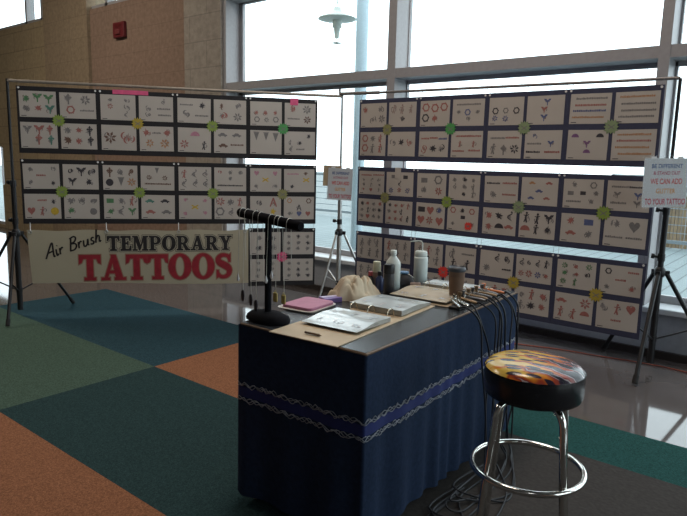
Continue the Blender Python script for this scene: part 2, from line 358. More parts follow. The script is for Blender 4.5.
# ------------------------------------------------------------------ flash boards
M_bl = mat('board_black', (.016, .015, .018), .7, var=.1)
M_bglare = mat('board_black_glare', (.042, .046, .088), .7, var=.1)  # black boards near the window, its bluish glare haze put into the colour
M_sh = mat('flash_paper', (.50, .46, .42), .35, var=.04, scale=4, spec=.45)
M_tie = mat('white_tie', (.75, .75, .75), .4); M_wire = mat('tie_wire', (.16, .15, .15), .5)
INK = {k: mat('ink_' + k, c, .5, var=.15, scale=80) for k, c in dict(K=(.05, .046, .055), g=(.19, .18, .18), G=(.09, .21, .10), R=(.34, .13, .115), O=(.42, .22, .11), T=(.08, .21, .17), B=(.10, .12, .25), P=(.46, .22, .29), Y=(.55, .38, .05), N=(.14, .08, .06), M=(.20, .10, .22), S=(.33, .25, .23), s=(.24, .22, .22)).items()}
def stroke(P, w, taper=False):
    out = []; n = len(P)
    L_, R_ = [], []
    for i, p in enumerate(P):
        a = P[max(i - 1, 0)]; b = P[min(i + 1, n - 1)]; dx, dy = b[0] - a[0], b[1] - a[1]; l = math.hypot(dx, dy) or 1
        ww = w * (math.sin(PI * (i + .35) / (n - .3)) if taper else 1) / 2
        L_.append((p[0] - dy / l * ww, p[1] + dx / l * ww)); R_.append((p[0] + dy / l * ww, p[1] - dx / l * ww))
    for i in range(n - 1): out.append([R_[i], R_[i + 1], L_[i + 1], L_[i]])
    return out
def circ(cx, cy, rx, ry, n=12, a0=0, a1=2 * PI): return [(cx + rx * math.cos(a0 + (a1 - a0) * k / n), cy + ry * math.sin(a0 + (a1 - a0) * k / n)) for k in range(n if a1 - a0 > 6.2 else n + 1)]
def arc(cx, cy, r, a0, a1, n=7): return [(cx + r * math.cos(a0 + (a1 - a0) * k / n), cy + r * math.sin(a0 + (a1 - a0) * k / n)) for k in range(n + 1)]
def motif(k, x, y, s, rg, cw):
    h = s / 2; P = []
    if k == 'b':
        n = rg.choice((14, 16, 18)); P.append([(x + h * (rg.uniform(.25, .5) if i % 2 else rg.uniform(.55, 1.0)) * math.cos(2 * PI * i / n), y + h * (rg.uniform(.25, .5) if i % 2 else rg.uniform(.55, 1.0)) * math.sin(2 * PI * i / n)) for i in range(n)])
    elif k == 'w':
        for sg in (-1, 1):
            P.append([(x + sg * h * q[0], y + h * q[1]) for q in ((.05, .3), (.35, .75), (.95, .8), (.8, .35), (.55, .3), (.6, .0), (.3, .0), (.1, -.3))][::sg])
        P.append([(x - h * .14, y + h * .4), (x - h * .12, y - h * .9), (x, y - h), (x + h * .12, y - h * .9), (x + h * .14, y + h * .4)][::-1][::-1])
    elif k == 'c':
        P += stroke([(x, y - h), (x, y + h)], h * .28); P += stroke([(x - h * .62, y + h * .3), (x + h * .62, y + h * .3)], h * .28)
        P += stroke(arc(x, y + h * .3, h * .42, 0, 2 * PI, 10), h * .14)
    elif k == 'l':
        w = cw * .42; xx = x - w
        while xx < x + w - .003:
            d = rg.uniform(.006, .013); P.append([(xx, y - .0065), (xx + d, y - .0065), (xx + d, y + rg.uniform(.004, .009)), (xx, y + rg.uniform(.003, .009))]); xx += d + .0025
    elif k == 'r':
        P += stroke(arc(x, y, h * .72, 0, 2 * PI, 14), h * .3)
        for q in range(6): a = q * PI / 3; P += stroke([(x + h * .8 * math.cos(a), y + h * .8 * math.sin(a)), (x + h * math.cos(a + .2), y + h * math.sin(a + .2))], h * .16)
    elif k == 'f':
        n = 7
        for q in range(n):
            a = 2 * PI * q / n + .3; P.append([(x + h * .18 * math.cos(a), y + h * .18 * math.sin(a)), (x + h * .62 * math.cos(a - .32), y + h * .62 * math.sin(a - .32)), (x + h * math.cos(a), y + h * math.sin(a)), (x + h * .62 * math.cos(a + .32), y + h * .62 * math.sin(a + .32))])
    elif k == 's':
        P += stroke([(x + h * .5 * math.sin(t * .9 + .5), y + h - 2 * h * t / 8) for t in range(9)], h * .26, True); P.append(circ(x + h * .3, y + h * .85, h * .2, h * .15, 8))
    elif k == 't':
        for q in range(4):
            sg = -1 if q % 2 else 1; a = rg.uniform(-.4, .4) + (PI if sg < 0 else 0)
            P += stroke(arc(x + sg * h * rg.uniform(-.3, .3), y + h * rg.uniform(-.4, .4), h * rg.uniform(.3, .6), a - rg.uniform(.8, 1.8), a + rg.uniform(.8, 1.8), 6), h * .24, True)
    elif k == 'v':
        P.append([(x + h * q[0], y + h * q[1]) for q in ((-1, -.25), (1, -.25), (1, .0), (.6, .1), (.3, .4), (-.35, .42), (-.6, .1), (-1, .05))])
        for sg in (-1, 1): P.append(circ(x + sg * h * .55, y - h * .28, h * .2, h * .2, 8))
    elif k == 'h':
        P.append([(x + h * .062 * 16 * math.sin(t) ** 3 * .85, y + h * .062 * (13 * math.cos(t) - 5 * math.cos(2 * t) - 2 * math.cos(3 * t) - math.cos(4 * t))) for t in [2 * PI * q / 16 for q in range(16)]][::-1])
    elif k == 'd':
        P.append(circ(x, y, h * .75, h * .75, 14))
    elif k == 'k':
        P.append([(x + h * (1 if q % 2 == 0 else .42) * math.cos(PI / 2 + PI * q / 5), y + h * (1 if q % 2 == 0 else .42) * math.sin(PI / 2 + PI * q / 5)) for q in range(10)])
    elif k == 'p':
        P += stroke([(x + h * .12, y - h), (x - h * .1, y - h * .2), (x + h * .05, y + h * .5)], h * .3, False); P.append(circ(x + h * .08, y + h * .75, h * .22, h * .22, 8))
        P += stroke([(x - h * .5, y + h * .35), (x, y + h * .25), (x + h * .5, y + h * .5)], h * .16); P += stroke([(x - h * .1, y - h * .2), (x - h * .4, y - h * .95)], h * .2)
    elif k == 'a':
        P.append([(x, y - h), (x + h * .62, y + h * .85), (x - h * .62, y + h * .85)])
        P += stroke([(x - h * .7, y + h * .95), (x + h * .7, y + h * .95)], h * .14)
    elif k == 'A':
        P += stroke([(x - h * .7, y - h), (x, y + h)], h * .3); P += stroke([(x + h * .7, y - h), (x, y + h)], h * .3); P += stroke([(x - h * .4, y - h * .2), (x + h * .4, y - h * .2)], h * .2)
    elif k == 'q':
        P.append([(x - h * .8, y - h * .55), (x + h * .8, y - h * .5), (x + h * .8, y + h * .5), (x - h * .8, y + h * .55)])
    elif k == 'n':
        P.append(circ(x, y - h * .3, h * .95, h * .95, 10, 0, PI))
    elif k == 'x':
        P += stroke([(x - h, y - h * .6), (x + h, y + h * .6)], h * .4); P += stroke([(x - h, y + h * .6), (x + h, y - h * .6)], h * .4)
    return P
SW, SH = .274, .204
def flash_sheet(parent, cx, cz, spec, seed):
    rg = random.Random(seed); f = MB(); tl = rg.uniform(-.012, .012)
    def P3(p, y): return (cx + p[0] * math.cos(tl) - p[1] * math.sin(tl), y, cz + p[0] * math.sin(tl) + p[1] * math.cos(tl))
    a, b = SW / 2, SH / 2; c4 = [(-a, -b), (a, -b), (a, b), (-a, b)]
    vs = [P3(p, -.0052) for p in c4] + [P3(p, -.0035) for p in c4]
    f.add(vs, [(0, 1, 2, 3), (7, 6, 5, 4), (0, 4, 5, 1), (1, 5, 6, 2), (2, 6, 7, 3), (3, 7, 4, 0)], M_sh)
    rows = spec.split('/'); nr = len(rows); z0 = .045 * 0
    lay = -.0056
    for i, r in enumerate(rows):
        tk = r.split(); nc = len(tk); cw = (SW - .02) / nc; ch = (SH - .035) / nr
        for j, t in enumerate(tk):
            if t == '_': continue
            x = -SW / 2 + .01 + cw * (j + .5) + rg.uniform(-.06, .06) * cw; z = SH / 2 - .012 - ch * (i + .5) + rg.uniform(-.06, .06) * ch
            s = min(cw * .92, ch * .94, .12) * rg.uniform(.9, 1.08)
            if t[0] in 'bwctsfpdhA':
                for poly in motif('b' if t[0] in 'sct' else 't', x + rg.uniform(-.012, .012), z + rg.uniform(-.008, .008), s * rg.uniform(.6, .95), rg, cw):
                    lay -= .000004; f.poly([P3(p, lay) for p in poly], INK['s' if t[1] in 'Kg' else rg.choice('gS')])
            for poly in motif(t[0], x, z, s, rg, cw):
                lay -= .000004; f.poly([P3(p, lay) for p in poly], INK[t[1]])
                if len(t) > 2: pass
    lay -= .00001; f.poly([P3(p, lay) for p in ((-a + .012, -b + .008), (-a + .05, -b + .008), (-a + .05, -b + .013), (-a + .012, -b + .013))], INK['K'])
    return f.build('flash_sheet', parent)
STAR = {k: mat('sticker_' + k, c, .5, var=.06) for k, c in dict(lime=(.24, .33, .07), green=(.08, .33, .10), yellow=(.42, .32, .05), olive=(.27, .27, .11), pale=(.24, .31, .17), pink=(.75, .10, .24), red=(.75, .06, .05)).items()}
def sticker(parent, x, z, col, R=.050, lay=-.0062):
    f = MB(); n = 24
    pts = [(x + R * (1 if q % 2 == 0 else .72) * (1.12 if abs(math.sin(2 * PI * q / n * 2)) > .8 else 1) * math.cos(2 * PI * q / n), z + R * (1 if q % 2 == 0 else .72) * (1.12 if abs(math.sin(2 * PI * q / n * 2)) > .8 else 1) * math.sin(2 * PI * q / n)) for q in range(n)]
    fr = [(p[0], lay - .0010, p[1]) for p in pts]; bk = [(p[0], -.0040, p[1]) for p in pts]
    f.add(fr + bk, [tuple(range(n))] + [(i, i + n, (i + 1) % n + n, (i + 1) % n) for i in range(n)], STAR[col])
    rg = random.Random(int(x * 1e4) + int(z * 1e4)); y = lay - .0014
    for poly in stroke([(x - R * .45, z + R * .3), (x + R * .4, z - R * .3)], .006) + stroke([(x - R * .4, z - R * .32), (x + R * .45, z + R * .25)], .006): f.poly([(p[0], y, p[1]) for p in poly], INK['g']); y -= .00004
    return f.build('price_sticker', parent)
BW, BH = .6135, .527
def board(loc, rz, label, group, Mb, star, specs, seed, zrail, back):
    t = thing('flash_board', label, 'flash board', loc, rz, group)
    BW = .6135 if Mb is M_bglare else .6096
    f = MB(); f.box((-BW / 2, -.0035, 0), (BW / 2, .0035, BH), Mb, bev=.001); f.build('backing_panel', t)
    k = 0
    for zz in (BH - .036 - SH / 2, .042 + SH / 2):
        for xx in (-.150, .150):
            flash_sheet(t, xx, zz, specs[k], seed * 10 + k); k += 1
    if star: sticker(t, 0, BH / 2 + .002, star)
    for sx in (-1, 1):
        x = sx * (BW / 2 - .018); f = MB()
        f.lathe([(.008, 0), (.008, .003)], M_tie, (0, 0, 0), 10)
        f.v = [(x + a, -.0035 - c, BH - .014 + b) for a, b, c in f.v]
        f.tube([(x, -.006, BH - .014), (x, -.003, BH + .006), (x, back, BH + zrail)], .0013, M_wire, 5)
        f.build('hanging_tie', t)
    return t
LA = .9132; LD = Vector((math.cos(LA), math.sin(LA), 0)); L0 = Vector((-4.489, -2.540, 0))
G_L, G_R = 'flash boards on the left display', 'flash boards on the right window display'
LB = [  # row, column, star, label, four sheets
 (0, 0, 'lime', 'black flash board with green winged designs, top left corner of the left display', ('bG wG wG/bg bR wT', 'cg fg/rR lg', 'wg wR cR/_ cR cT', 'bg bR cK/bN bR cK')),
 (0, 1, 'yellow', 'black flash board with a pink strip along its top and yellow sticker, left display', ('bg tg/fR tg/_ sg', '_ sg/tg lg/tg lg', 'fN tR', 'bR lg bR/fO fO')),
 (0, 2, 'lime', 'black flash board in top row with a pink half circle sticker on lower left sheet', ('lg bK/tg lg', 'tN tg/tR fg', '_ nP _/fR _ pK', 'vg vg/vN lN')),
 (0, 3, 'green', 'black flash board with bright green star sticker, top right of the left display', ('_ _ _/bR bR bR/rg fg rg', 'tR fg/lg fN', 'ag ag ag/_ _ _', '_ _ bK/pg bK _/sg lg _')),
 (1, 0, 'lime', 'black flash board with a round grey mandala, directly above Air Brush words', ('bg _ tg/_ lR _/tg _ bK', 'tK wK tK/wK bK', '_ lR tK/hR pR dY', 'bg bg tg/bG _ dg')),
 (1, 1, 'lime', 'black flash board showing red and green cars, second row of the left display', ('cN bg tN/dK ag fO', 'ag/fN fN/lN', 'qG bg pR/bG sg wG', 'vT vK/vR vg')),
 (1, 2, 'lime', 'black flash board with yellow cross on pink sheet, just left of jewelry bar end', ('pR sg sg/sg sg sg', 'tR bg bg/_ bg _/lK', 'bP _ bP/_ xY _/bP _ bP', 'fR bg pR/rg sg bY')),
 (1, 3, 'olive', 'black flash board with two yellow crosses on its upper sheets, above the jewelry bar', ('hP _ hP/_ xY _/bg _ bg', 'lP bN/_ xY/bK _', 'tK AR/tK bY', 'rO _ rN/_ AK _/bg hB hR')),
 (2, 3, 'pink', 'black flash board with pink star sticker, hanging lowest beside the banner', ('bg bg/bK bg', 'bg bK bg/bg bg bK/bg bg bg', 'bg bg/bg bg/bg bg', 'bg bg bg/bg bK bg/bg bK bK'))]
ZL = (1.889 - BH, 1.315 - BH, .749 - BH)
for r, c, st, lb, sp in LB:
    p = L0 + LD * (.6097 * (c + .5)) + Vector((0, 0, ZL[r])); frac = (c + .5) / 4
    board(p, LA, lb, G_L, M_bl, st, sp, 100 + r * 10 + c, .045 if r == 0 else .040, .056 + .03 * frac if r == 0 else .002)
RB = [
 (0, 0, 'olive', 'glare-tinted flash board at top left corner of the window display, olive sticker', ('bR _ tg/_ tg fg', 'pS pS pS/_ tK _', 'rR bg pR/rR pg pR', 'tg bK tR')),
 (0, 1, 'green', 'glare-tinted flash board with bright green star sticker, top row of the window display', ('rR rR rR/rK bR _', 'lg/bg rB bg/_ tg _', 'lR lR lB/tR bK tK', 'lR/pR pR/lR lR')),
 (0, 2, 'pale', 'glare-tinted flash board with three rings over two blue stars, third along the window top row', ('_ _ _/rK rg rK/fB fB _', 'wB/wR/wB', 'lg lR/pg cg fK', 'tB _/lg wB/lK lR')),
 (0, 3, 'pale', 'glare-tinted flash board with rows of armband strips, top right of the window display', ('lg/lR/lB/lO', 'lO/lg/lg/lg', 'nM _ nK/_ wM _/_ nM _', 'lO/lR/lO/lO')),
 (1, 0, 'olive', 'glare-tinted flash board with blank flap note on upper right sheet, middle row of window display', ('lR lR/tg sg tg/bg pg bg/bR hR pg', 'qg qK/_ sK _/fB fR fB', 'bK bR bg bR/bg pK bg bK/bg hR bg bg', 'bK bR bR pR/bg bR pK _/bR bR sR pK')),
 (1, 1, 'lime', 'glare-tinted flash board with a red dot sticker at its bottom right sheet, window display', ('qg rg/bg fR', 'bg bK bg/sg bg pg/_ bK pg', 'qK hR bB/hR fR hR', 'rR bK rR/_ qK _/bg _ bR')),
 (1, 2, 'pale', 'glare-tinted flash board with coloured cars on one sheet, middle row of window display', ('lK lR/bg lR', 'vO vR/_ vB _/vB vR', 'bR bK sK/bR nK vR', 'pK pK wK/nR pK bK')),
 (1, 3, 'lime', 'glare-tinted flash board with a small flag, half behind the sign on the right stand', ('bg rg/qg qK bg/lg bg', 'lg lK/wg wB/lg wg', 'bR qB/vR bg', 'tg hg/lg lg')),
 (2, 0, None, 'glare-tinted flash board mostly hidden behind the spray bottles on the table', ('pg pg pg/pg pg pg', 'pR pg pg/bg pg pg', 'pg pg pg/pg pg pg', 'pg pg pg/pg pg pg')),
 (2, 1, 'red', 'glare-tinted flash board with red star sticker, seen just above the coffee cup', ('pg pR pg/bg pK pg', 'pg lg/pK pK', 'bg bg bg/bg bg bg', 'bg fg/bg _')),
 (2, 2, 'yellow', 'glare-tinted flash board with yellow sticker, right behind the row of airbrushes', ('_ sK tK/bg _ lK', 'sK tK sK pK/fR fR fB bR', 'tg pR bR/pG bK bR', 'tg pR bR/pg bK bR')),
 (2, 3, 'yellow', 'glare-tinted flash board with small green flower designs, bottom right corner of the window display', ('fG bR fG/bG bR tK/fG pG _', 'rK _ lR/_ lR _/bg _ bR', 'vR _ fR/pR pR nR', 'tg pR hR/_ lR _'))]
ZR = (1.899 - BH, 1.3145 - BH, .735 - BH)
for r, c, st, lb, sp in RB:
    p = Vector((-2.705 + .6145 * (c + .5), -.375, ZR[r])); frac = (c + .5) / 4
    t = board(p, 0, lb, G_R, M_bglare, st, sp, 300 + r * 10 + c, .046 if r == 0 else .050, .004 + .05 * frac if r == 0 else .0)
    if (r, c) == (1, 1): sticker(t, .205, .085, 'red', .034, -.0068)
for o in list(COL.objects):
    if o.get('label', '').startswith('black flash board with a pink strip'):
        f = MB(); f.box((-.19, -.007, BH - .030), (.09, -.0036, BH + .004), mat('pink_tape', (.72, .11, .25), .5)); f.build('pink_strip', o)
    if o.get('label', '').startswith('black flash board with bright green star'):
        f = MB(); f.box((.06, -.0085, BH - .055), (.13, -.0065, BH + .004), MATS['pink_tape']); f.build('pink_tab', o)
    if o.get('label', '').startswith('glare-tinted flash board with blank flap'):
        f = MB(); f.box((.10, -.0085, BH - .09), (.16, -.0065, BH + .002), M_sh); f.build('paper_flap', o)

# ------------------------------------------------------------------ lettering kit (slab serif built from convex pieces)
def letter(ch):
    R = lambda x0, y0, x1, y1: ('p', [(x0, y0), (x1, y0), (x1, y1), (x0, y1)])
    P = lambda *a: ('p', list(a))
    if ch == 'T': return .86, [R(0, .86, .86, 1), P((0, .66), (.09, .7), (.16, .88), (0, .88)), P((.77, .7), (.86, .66), (.86, .88), (.70, .88)), R(.31, 0, .55, .95), R(.2, 0, .66, .1)]
    if ch == 'E': return .76, [R(.1, 0, .34, 1), R(0, .88, .7, 1), R(0, 0, .74, .12), R(.3, .45, .55, .56), P((.62, .68), (.7, .68), (.7, .95), (.55, .9)), P((.58, .1), (.74, .05), (.74, .34), (.66, .34)), R(.47, .36, .55, .66)]
    if ch == 'M': return 1.1, [R(.11, 0, .22, .98), R(.76, 0, 1.0, 1), P((.11, 1), (.36, 1), (.62, .22), (.5, 0), (.44, .05)), P((.48, 0), (.60, .2), (.86, 1), (.74, 1)), R(0, 0, .34, .09), R(.66, 0, 1.1, .09), R(0, .91, .3, 1), R(.78, .91, 1.1, 1)]
    if ch in 'PR':
        L = [R(.1, 0, .34, 1), R(0, 0, .46, .1), R(0, .9, .44, 1), R(.3, .42, .44, .53), ('r', .44, .71, .37, .29, .14, .19, -90, 90)]
        if ch == 'R': L += [P((.38, .5), (.5, .46), (.62, .46), (.9, .04), (.64, 0)), R(.62, 0, .96, .09)]
        return (.95 if ch == 'R' else .84), L
    if ch == 'O': return .98, [('r', .49, .5, .49, .53, .21, .43, 0, 360)]
    if ch == 'A': return 1.0, [P((.1, 0), (.22, 0), (.56, 1), (.44, 1)), P((.62, 0), (.9, 0), (.60, 1), (.40, 1)), R(.25, .27, .7, .37), R(0, 0, .34, .09), R(.54, 0, 1.0, .09)]
    if ch == 'Y': return .92, [R(.35, 0, .58, .5), P((.06, 1), (.34, 1), (.60, .46), (.47, .40), (.34, .46)), P((.46, .47), (.57, .40), (.82, 1), (.69, 1)), R(0, .91, .42, 1), R(.58, .91, .92, 1), R(.22, 0, .70, .09)]
    if ch == 'S':
        pts = [(.64, .76), (.58, .90), (.42, .955), (.24, .92), (.14, .79), (.20, .65), (.38, .55), (.56, .45), (.64, .31), (.58, .13), (.40, .045), (.22, .08), (.11, .24)]
        ws = [.10, .12, .12, .15, .20, .24, .26, .26, .22, .16, .12, .12, .10]
        return .78, [('s', pts, ws), P((.60, .68), (.68, .68), (.68, 1.0), (.60, .95)), P((.08, 0), (.16, .05), (.16, .32), (.08, .32))]
def offset_convex(P, e):
    n = len(P); ar = sum(P[i][0] * P[(i + 1) % n][1] - P[(i + 1) % n][0] * P[i][1] for i in range(n))
    if ar < 0: P = P[::-1]
    out = []
    for i in range(n):
        a, b, c = Vector(P[i - 1]), Vector(P[i]), Vector(P[(i + 1) % n])
        d1, d2 = (b - a).normalized(), (c - b).normalized(); n1, n2 = Vector((d1.y, -d1.x)), Vector((d2.y, -d2.x))
        k = (n1 + n2); q = 1 + n1.dot(n2); k = k / max(q, .35); out.append(tuple(b + k * e))
    return out
def letter_polys(pieces, e):
    out = []
    for pc in pieces:
        if pc[0] == 'p': out.append(offset_convex(pc[1], e))
        elif pc[0] == 'r':
            _, cx, cy, ro, so, ri, si, a0, a1 = pc; n = 24 if a1 - a0 > 200 else 12; ro += e; so += e; ri = max(ri - e, .01); si = max(si - e, .01)
            for k in range(n):
                u, v = math.radians(a0 + (a1 - a0) * k / n), math.radians(a0 + (a1 - a0) * (k + 1) / n)
                out.append([(cx + ri * math.cos(u), cy + si * math.sin(u)), (cx + ro * math.cos(u), cy + so * math.sin(u)), (cx + ro * math.cos(v), cy + so * math.sin(v)), (cx + ri * math.cos(v), cy + si * math.sin(v))])
        else:
            _, pts, ws = pc; P = smooth_path([(p[0], p[1], 0) for p in pts], 3); W = [ws[0]]
            W = [ws[min(int(i / 3), len(ws) - 1)] * (1 - (i % 3) / 3) + ws[min(int(i / 3) + 1, len(ws) - 1)] * ((i % 3) / 3) for i in range(len(P))]
            L_, R_ = [], []
            for i, p in enumerate(P):
                d = (P[min(i + 1, len(P) - 1)] - P[max(i - 1, 0)]).normalized(); w = W[i] / 2 + e; L_.append((p.x - d.y * w, p.y + d.x * w)); R_.append((p.x + d.y * w, p.y - d.x * w))
            for i in range(len(P) - 1): out.append([R_[i], R_[i + 1], L_[i + 1], L_[i]])
    return out
def lay_word(word, x0, x1, y0, y1, gap=.05):
    L = [letter(c) for c in word]; tot = sum(l[0] for l in L) + gap * (len(L) - 1); sx = (x1 - x0) / tot; h = y1 - y0; x = x0; out = []
    for w, pcs in L:
        out.append((x, sx, h, pcs)); x += (w + gap) * sx
    return out

# ------------------------------------------------------------------ banner
M_vinyl = mat('banner_vinyl', (.43, .39, .29), .45, var=.05, scale=3)
M_ink_k = mat('banner_black', (.02, .018, .02), .5); M_ink_r = mat('banner_red', (.30, .022, .035), .5, var=.15, scale=20); M_halo = mat('banner_halo', (.30, .17, .12), .5); M_ink_b = mat('banner_inline', (.44, .40, .31), .5)
BWd = 1.80
bn = thing('banner', 'cream vinyl banner reading Air Brush Temporary Tattoos hung below the left boards', 'banner', tuple(L0 + LD * .01), LA)
def wave(x, z):  # depth of the vinyl
    return -.012 + .004 * math.sin(x * 2.9 + .6)
f = MB(); nx, nz_ = 48, 10; vs = []
for j in range(nz_ + 1):
    for i in range(nx + 1):
        x = .035 + (BWd - .015) * i / nx - (.022 * (j / nz_) if i == 0 else 0); u = i / nx; zt = .738 - .010 * math.sin(PI * u * 4) ** 2; zb = .288 - .034 * u + .006 * math.sin(PI * 2 * u)
        vs.append((x, wave(x, j / nz_), zb + (zt - zb) * j / nz_))
n0 = len(vs); vb = [(x, y + .0015, z) for x, y, z in vs]; W1 = nx + 1; fs = []
for j in range(nz_):
    for i in range(nx): a = j * W1 + i; fs.append((a, a + 1, a + W1 + 1, a + W1)); fs.append((n0 + a, n0 + a + W1, n0 + a + W1 + 1, n0 + a + 1))
f.add(vs + vb, fs, M_vinyl, True); f.build('vinyl_sheet', bn)
def put_poly(mb, pts, M, lift):
    """lay a flat letter piece on the vinyl: cut wide ones so they follow the waves"""
    mb.poly([(p[0], wave(p[0], (p[1] - .27) / .47) - lift, p[1]) for p in pts], M)
f = MB()
for x, sx, h, pcs in lay_word('TEMPORARY', .632, 1.672, .558, .684, .07):
    for lift, e, M in ((.0012, .095, M_ink_k), (.0020, .062, M_ink_b), (.0030, .015, M_ink_k)):
        for q, P in enumerate(letter_polys(pcs, e)): put_poly(f, [(x + a * sx, .558 + b * h) for a, b in P], M, lift + q * .00002)
f.build('lettering', bn)['label'] = 'black outlined word TEMPORARY'
f = MB()
for x, sx, h, pcs in lay_word('TATTOOS', .405, 1.680, .306, .522, .03):
    for lift, e, M in ((.0012, .05, M_halo), (.0024, .012, M_ink_r)):
        for q, P in enumerate(letter_polys(pcs, e)): put_poly(f, [(x + a * sx, .306 + b * h) for a, b in P], M, lift + q * .00002)
f.build('lettering', bn)['label'] = 'red word TATTOOS'
HAND = {'A': (.72, [[(0, 0), (.2, .5), (.42, 1), (.52, 1), (.55, .5), (.6, 0), (.68, .06)], [(.12, .38), (.62, .44)]]), 'i': (.22, [[(0, .5), (.04, .1), (.1, 0), (.18, .12)], [(.06, .72), (.09, .76)]]),
        'r': (.34, [[(0, .5), (.04, 0)], [(.03, .3), (.14, .48), (.26, .44)]]), ' ': (.3, []), 'B': (.62, [[(.06, 0), (.12, .98)], [(.02, .92), (.3, 1.02), (.48, .88), (.38, .62), (.12, .54), (.42, .46), (.52, .24), (.36, .02), (.02, .02)]]),
        'u': (.46, [[(0, .5), (.02, .1), (.14, 0), (.28, .16), (.32, .5), (.34, .06), (.42, .06)]]), 's': (.34, [[(.28, .46), (.12, .48), (.08, .32), (.26, .16), (.2, 0), (0, .06)]]), 'h': (.48, [[(.1, 1.0), (.02, 0)], [(.04, .25), (.18, .5), (.3, .4), (.3, .02), (.42, .08)]])}
f = MB(); x = 0; ca, sa = math.cos(math.radians(20)), math.sin(math.radians(20)); hh = .105; k = 0
for ch in 'Air Brush':
    w_, sts = HAND[ch]
    for st in sts:
        P = smooth_path([(x + a, b, 0) for a, b in st], 4) if len(st) > 2 else [Vector((x + a, b, 0)) for a, b in st]
        for q in stroke([(p.x + p.y * .34, p.y) for p in P], .125):
            k += 1; put_poly(f, [(.150 + (a * ca - b * sa) * hh * 1.06, .492 + (a * sa + b * ca) * hh) for a, b in q], M_ink_k, .002 + k * .000005)
    x += w_ + .05
f.build('lettering', bn)['label'] = 'black handwritten words Air Brush'
for x in (.04, .63, 1.22, 1.79):
    f = MB(); f.tube([(x, -.012, .725), (x, -.008, .745), (x, 0, .80)], .004, M_tie, 6); f.torus((x, -.018, .722), .012, .003, M_slv, 16, 6, (Vector((1, 0, 0)), Vector((0, 0, 1)))); f.build('hanging_tie', bn)

# ------------------------------------------------------------------ paper signs in sleeves on the stands
def text_mesh(mb, s, M, size_h, cx, cz, wmax, y):
    cu = bpy.data.curves.new('t', 'FONT'); cu.body = s; cu.size = 1; cu.align_x = 'CENTER'; cu.offset = .022
    o = bpy.data.objects.new('t', cu); COL.objects.link(o); bpy.context.view_layer.update()
    me = bpy.data.meshes.new_from_object(o.evaluated_get(bpy.context.evaluated_depsgraph_get()))
    bpy.data.objects.remove(o); xs = [v.co.x for v in me.vertices]; ys = [v.co.y for v in me.vertices]; wid = max(xs) - min(xs); hgt = max(ys) - min(ys)
    sx, sy = wmax / wid, size_h / hgt; mx = (max(xs) + min(xs)) / 2; my = min(ys)
    mb.add([(cx + (v.co.x - mx) * sx, y, cz + (v.co.y - my) * sy) for v in me.vertices], [tuple(p.vertices) for p in me.polygons], M)
    bpy.data.meshes.remove(me)
M_paper = mat('sign_paper', (.66, .68, .70), .5, var=.04, scale=6)
_nt = M_paper.node_tree; _tr = _nt.nodes.new('ShaderNodeBsdfTranslucent'); _tr.inputs[0].default_value = (.62, .64, .66, 1); _mx = _nt.nodes.new('ShaderNodeMixShader'); _mx.inputs[0].default_value = .13
_nt.links.new(_nt.nodes['Principled BSDF'].outputs[0], _mx.inputs[1]); _nt.links.new(_tr.outputs[0], _mx.inputs[2]); _nt.links.new(_mx.outputs[0], _nt.nodes['Material Output'].inputs[0])
M_sleeve = mat_glass('clear_sleeve', (.97, .97, .97)); M_sleeve.node_tree.nodes['Mix Shader'].inputs[0].default_value = .008
SI = [mat('sign_ink_' + k, c, .5) for k, c in (('blue', (.06, .12, .30)), ('rose', (.45, .10, .16)), ('red', (.60, .07, .06)), ('orange', (.70, .34, .08)), ('crimson', (.55, .05, .09)))]
M_card = mat('tan_card', (.42, .32, .20), .8)
def sign(label, loc, rz, w, h, tilt=0.0, card=False):
    t = thing('paper_sign', label, 'sign', loc, rz); t.rotation_euler = (0, tilt, rz)
    f = MB(); f.box((-w / 2, -.0012, 0), (w / 2, .0012, h), M_paper); f.build('paper_sheet', t)
    f = MB(); yy = -.0022
    for i, (s, ww, hh, zz) in enumerate((('BE DIFFERENT', .70, .085, .80), ('& STAND OUT', .60, .075, .665), ('WE CAN ADD', .72, .115, .475), ('GLITTER', .44, .10, .285), ('TO YOUR TATTOO', .92, .125, .055))):
        text_mesh(f, s, SI[i], hh * h, .02 * w, zz * h, ww * w, yy)
    f.build('lettering', t)
    f = MB(); f.box((-w / 2 - .008, -.0040, -.006), (w / 2 + .008, -.0032, h + .018), M_sleeve); f.build('clear_sleeve', t)
    for s in (-1, 1): f = MB(); f.box((s * w * .3 - .018, -.0062, h - .004), (s * w * .3 + .018, -.0042, h + .012), M_tie); f.build('tape', t)
    if card: f = MB(); f.box((-w / 2 - .045, .003, h * .42), (-w / 2 + .12, .007, h + .02), M_card); f.build('backing_card', t)
    return t
vd = math.radians(38.6)
sign('paper sign with coloured capitals taped to the silver middle stand', (-2.893, -.405, 1.005), vd - .05, .225, .29, .03, True)
sign('paper sign with coloured capitals on the right black stand, over the board corner', (-.182, -.385, 1.118), vd, .285, .315, -.03)
sign('paper sign seen almost edge on at the left black stand', (-4.655, -2.605, 1.10), vd - 1.12, .235, .30)

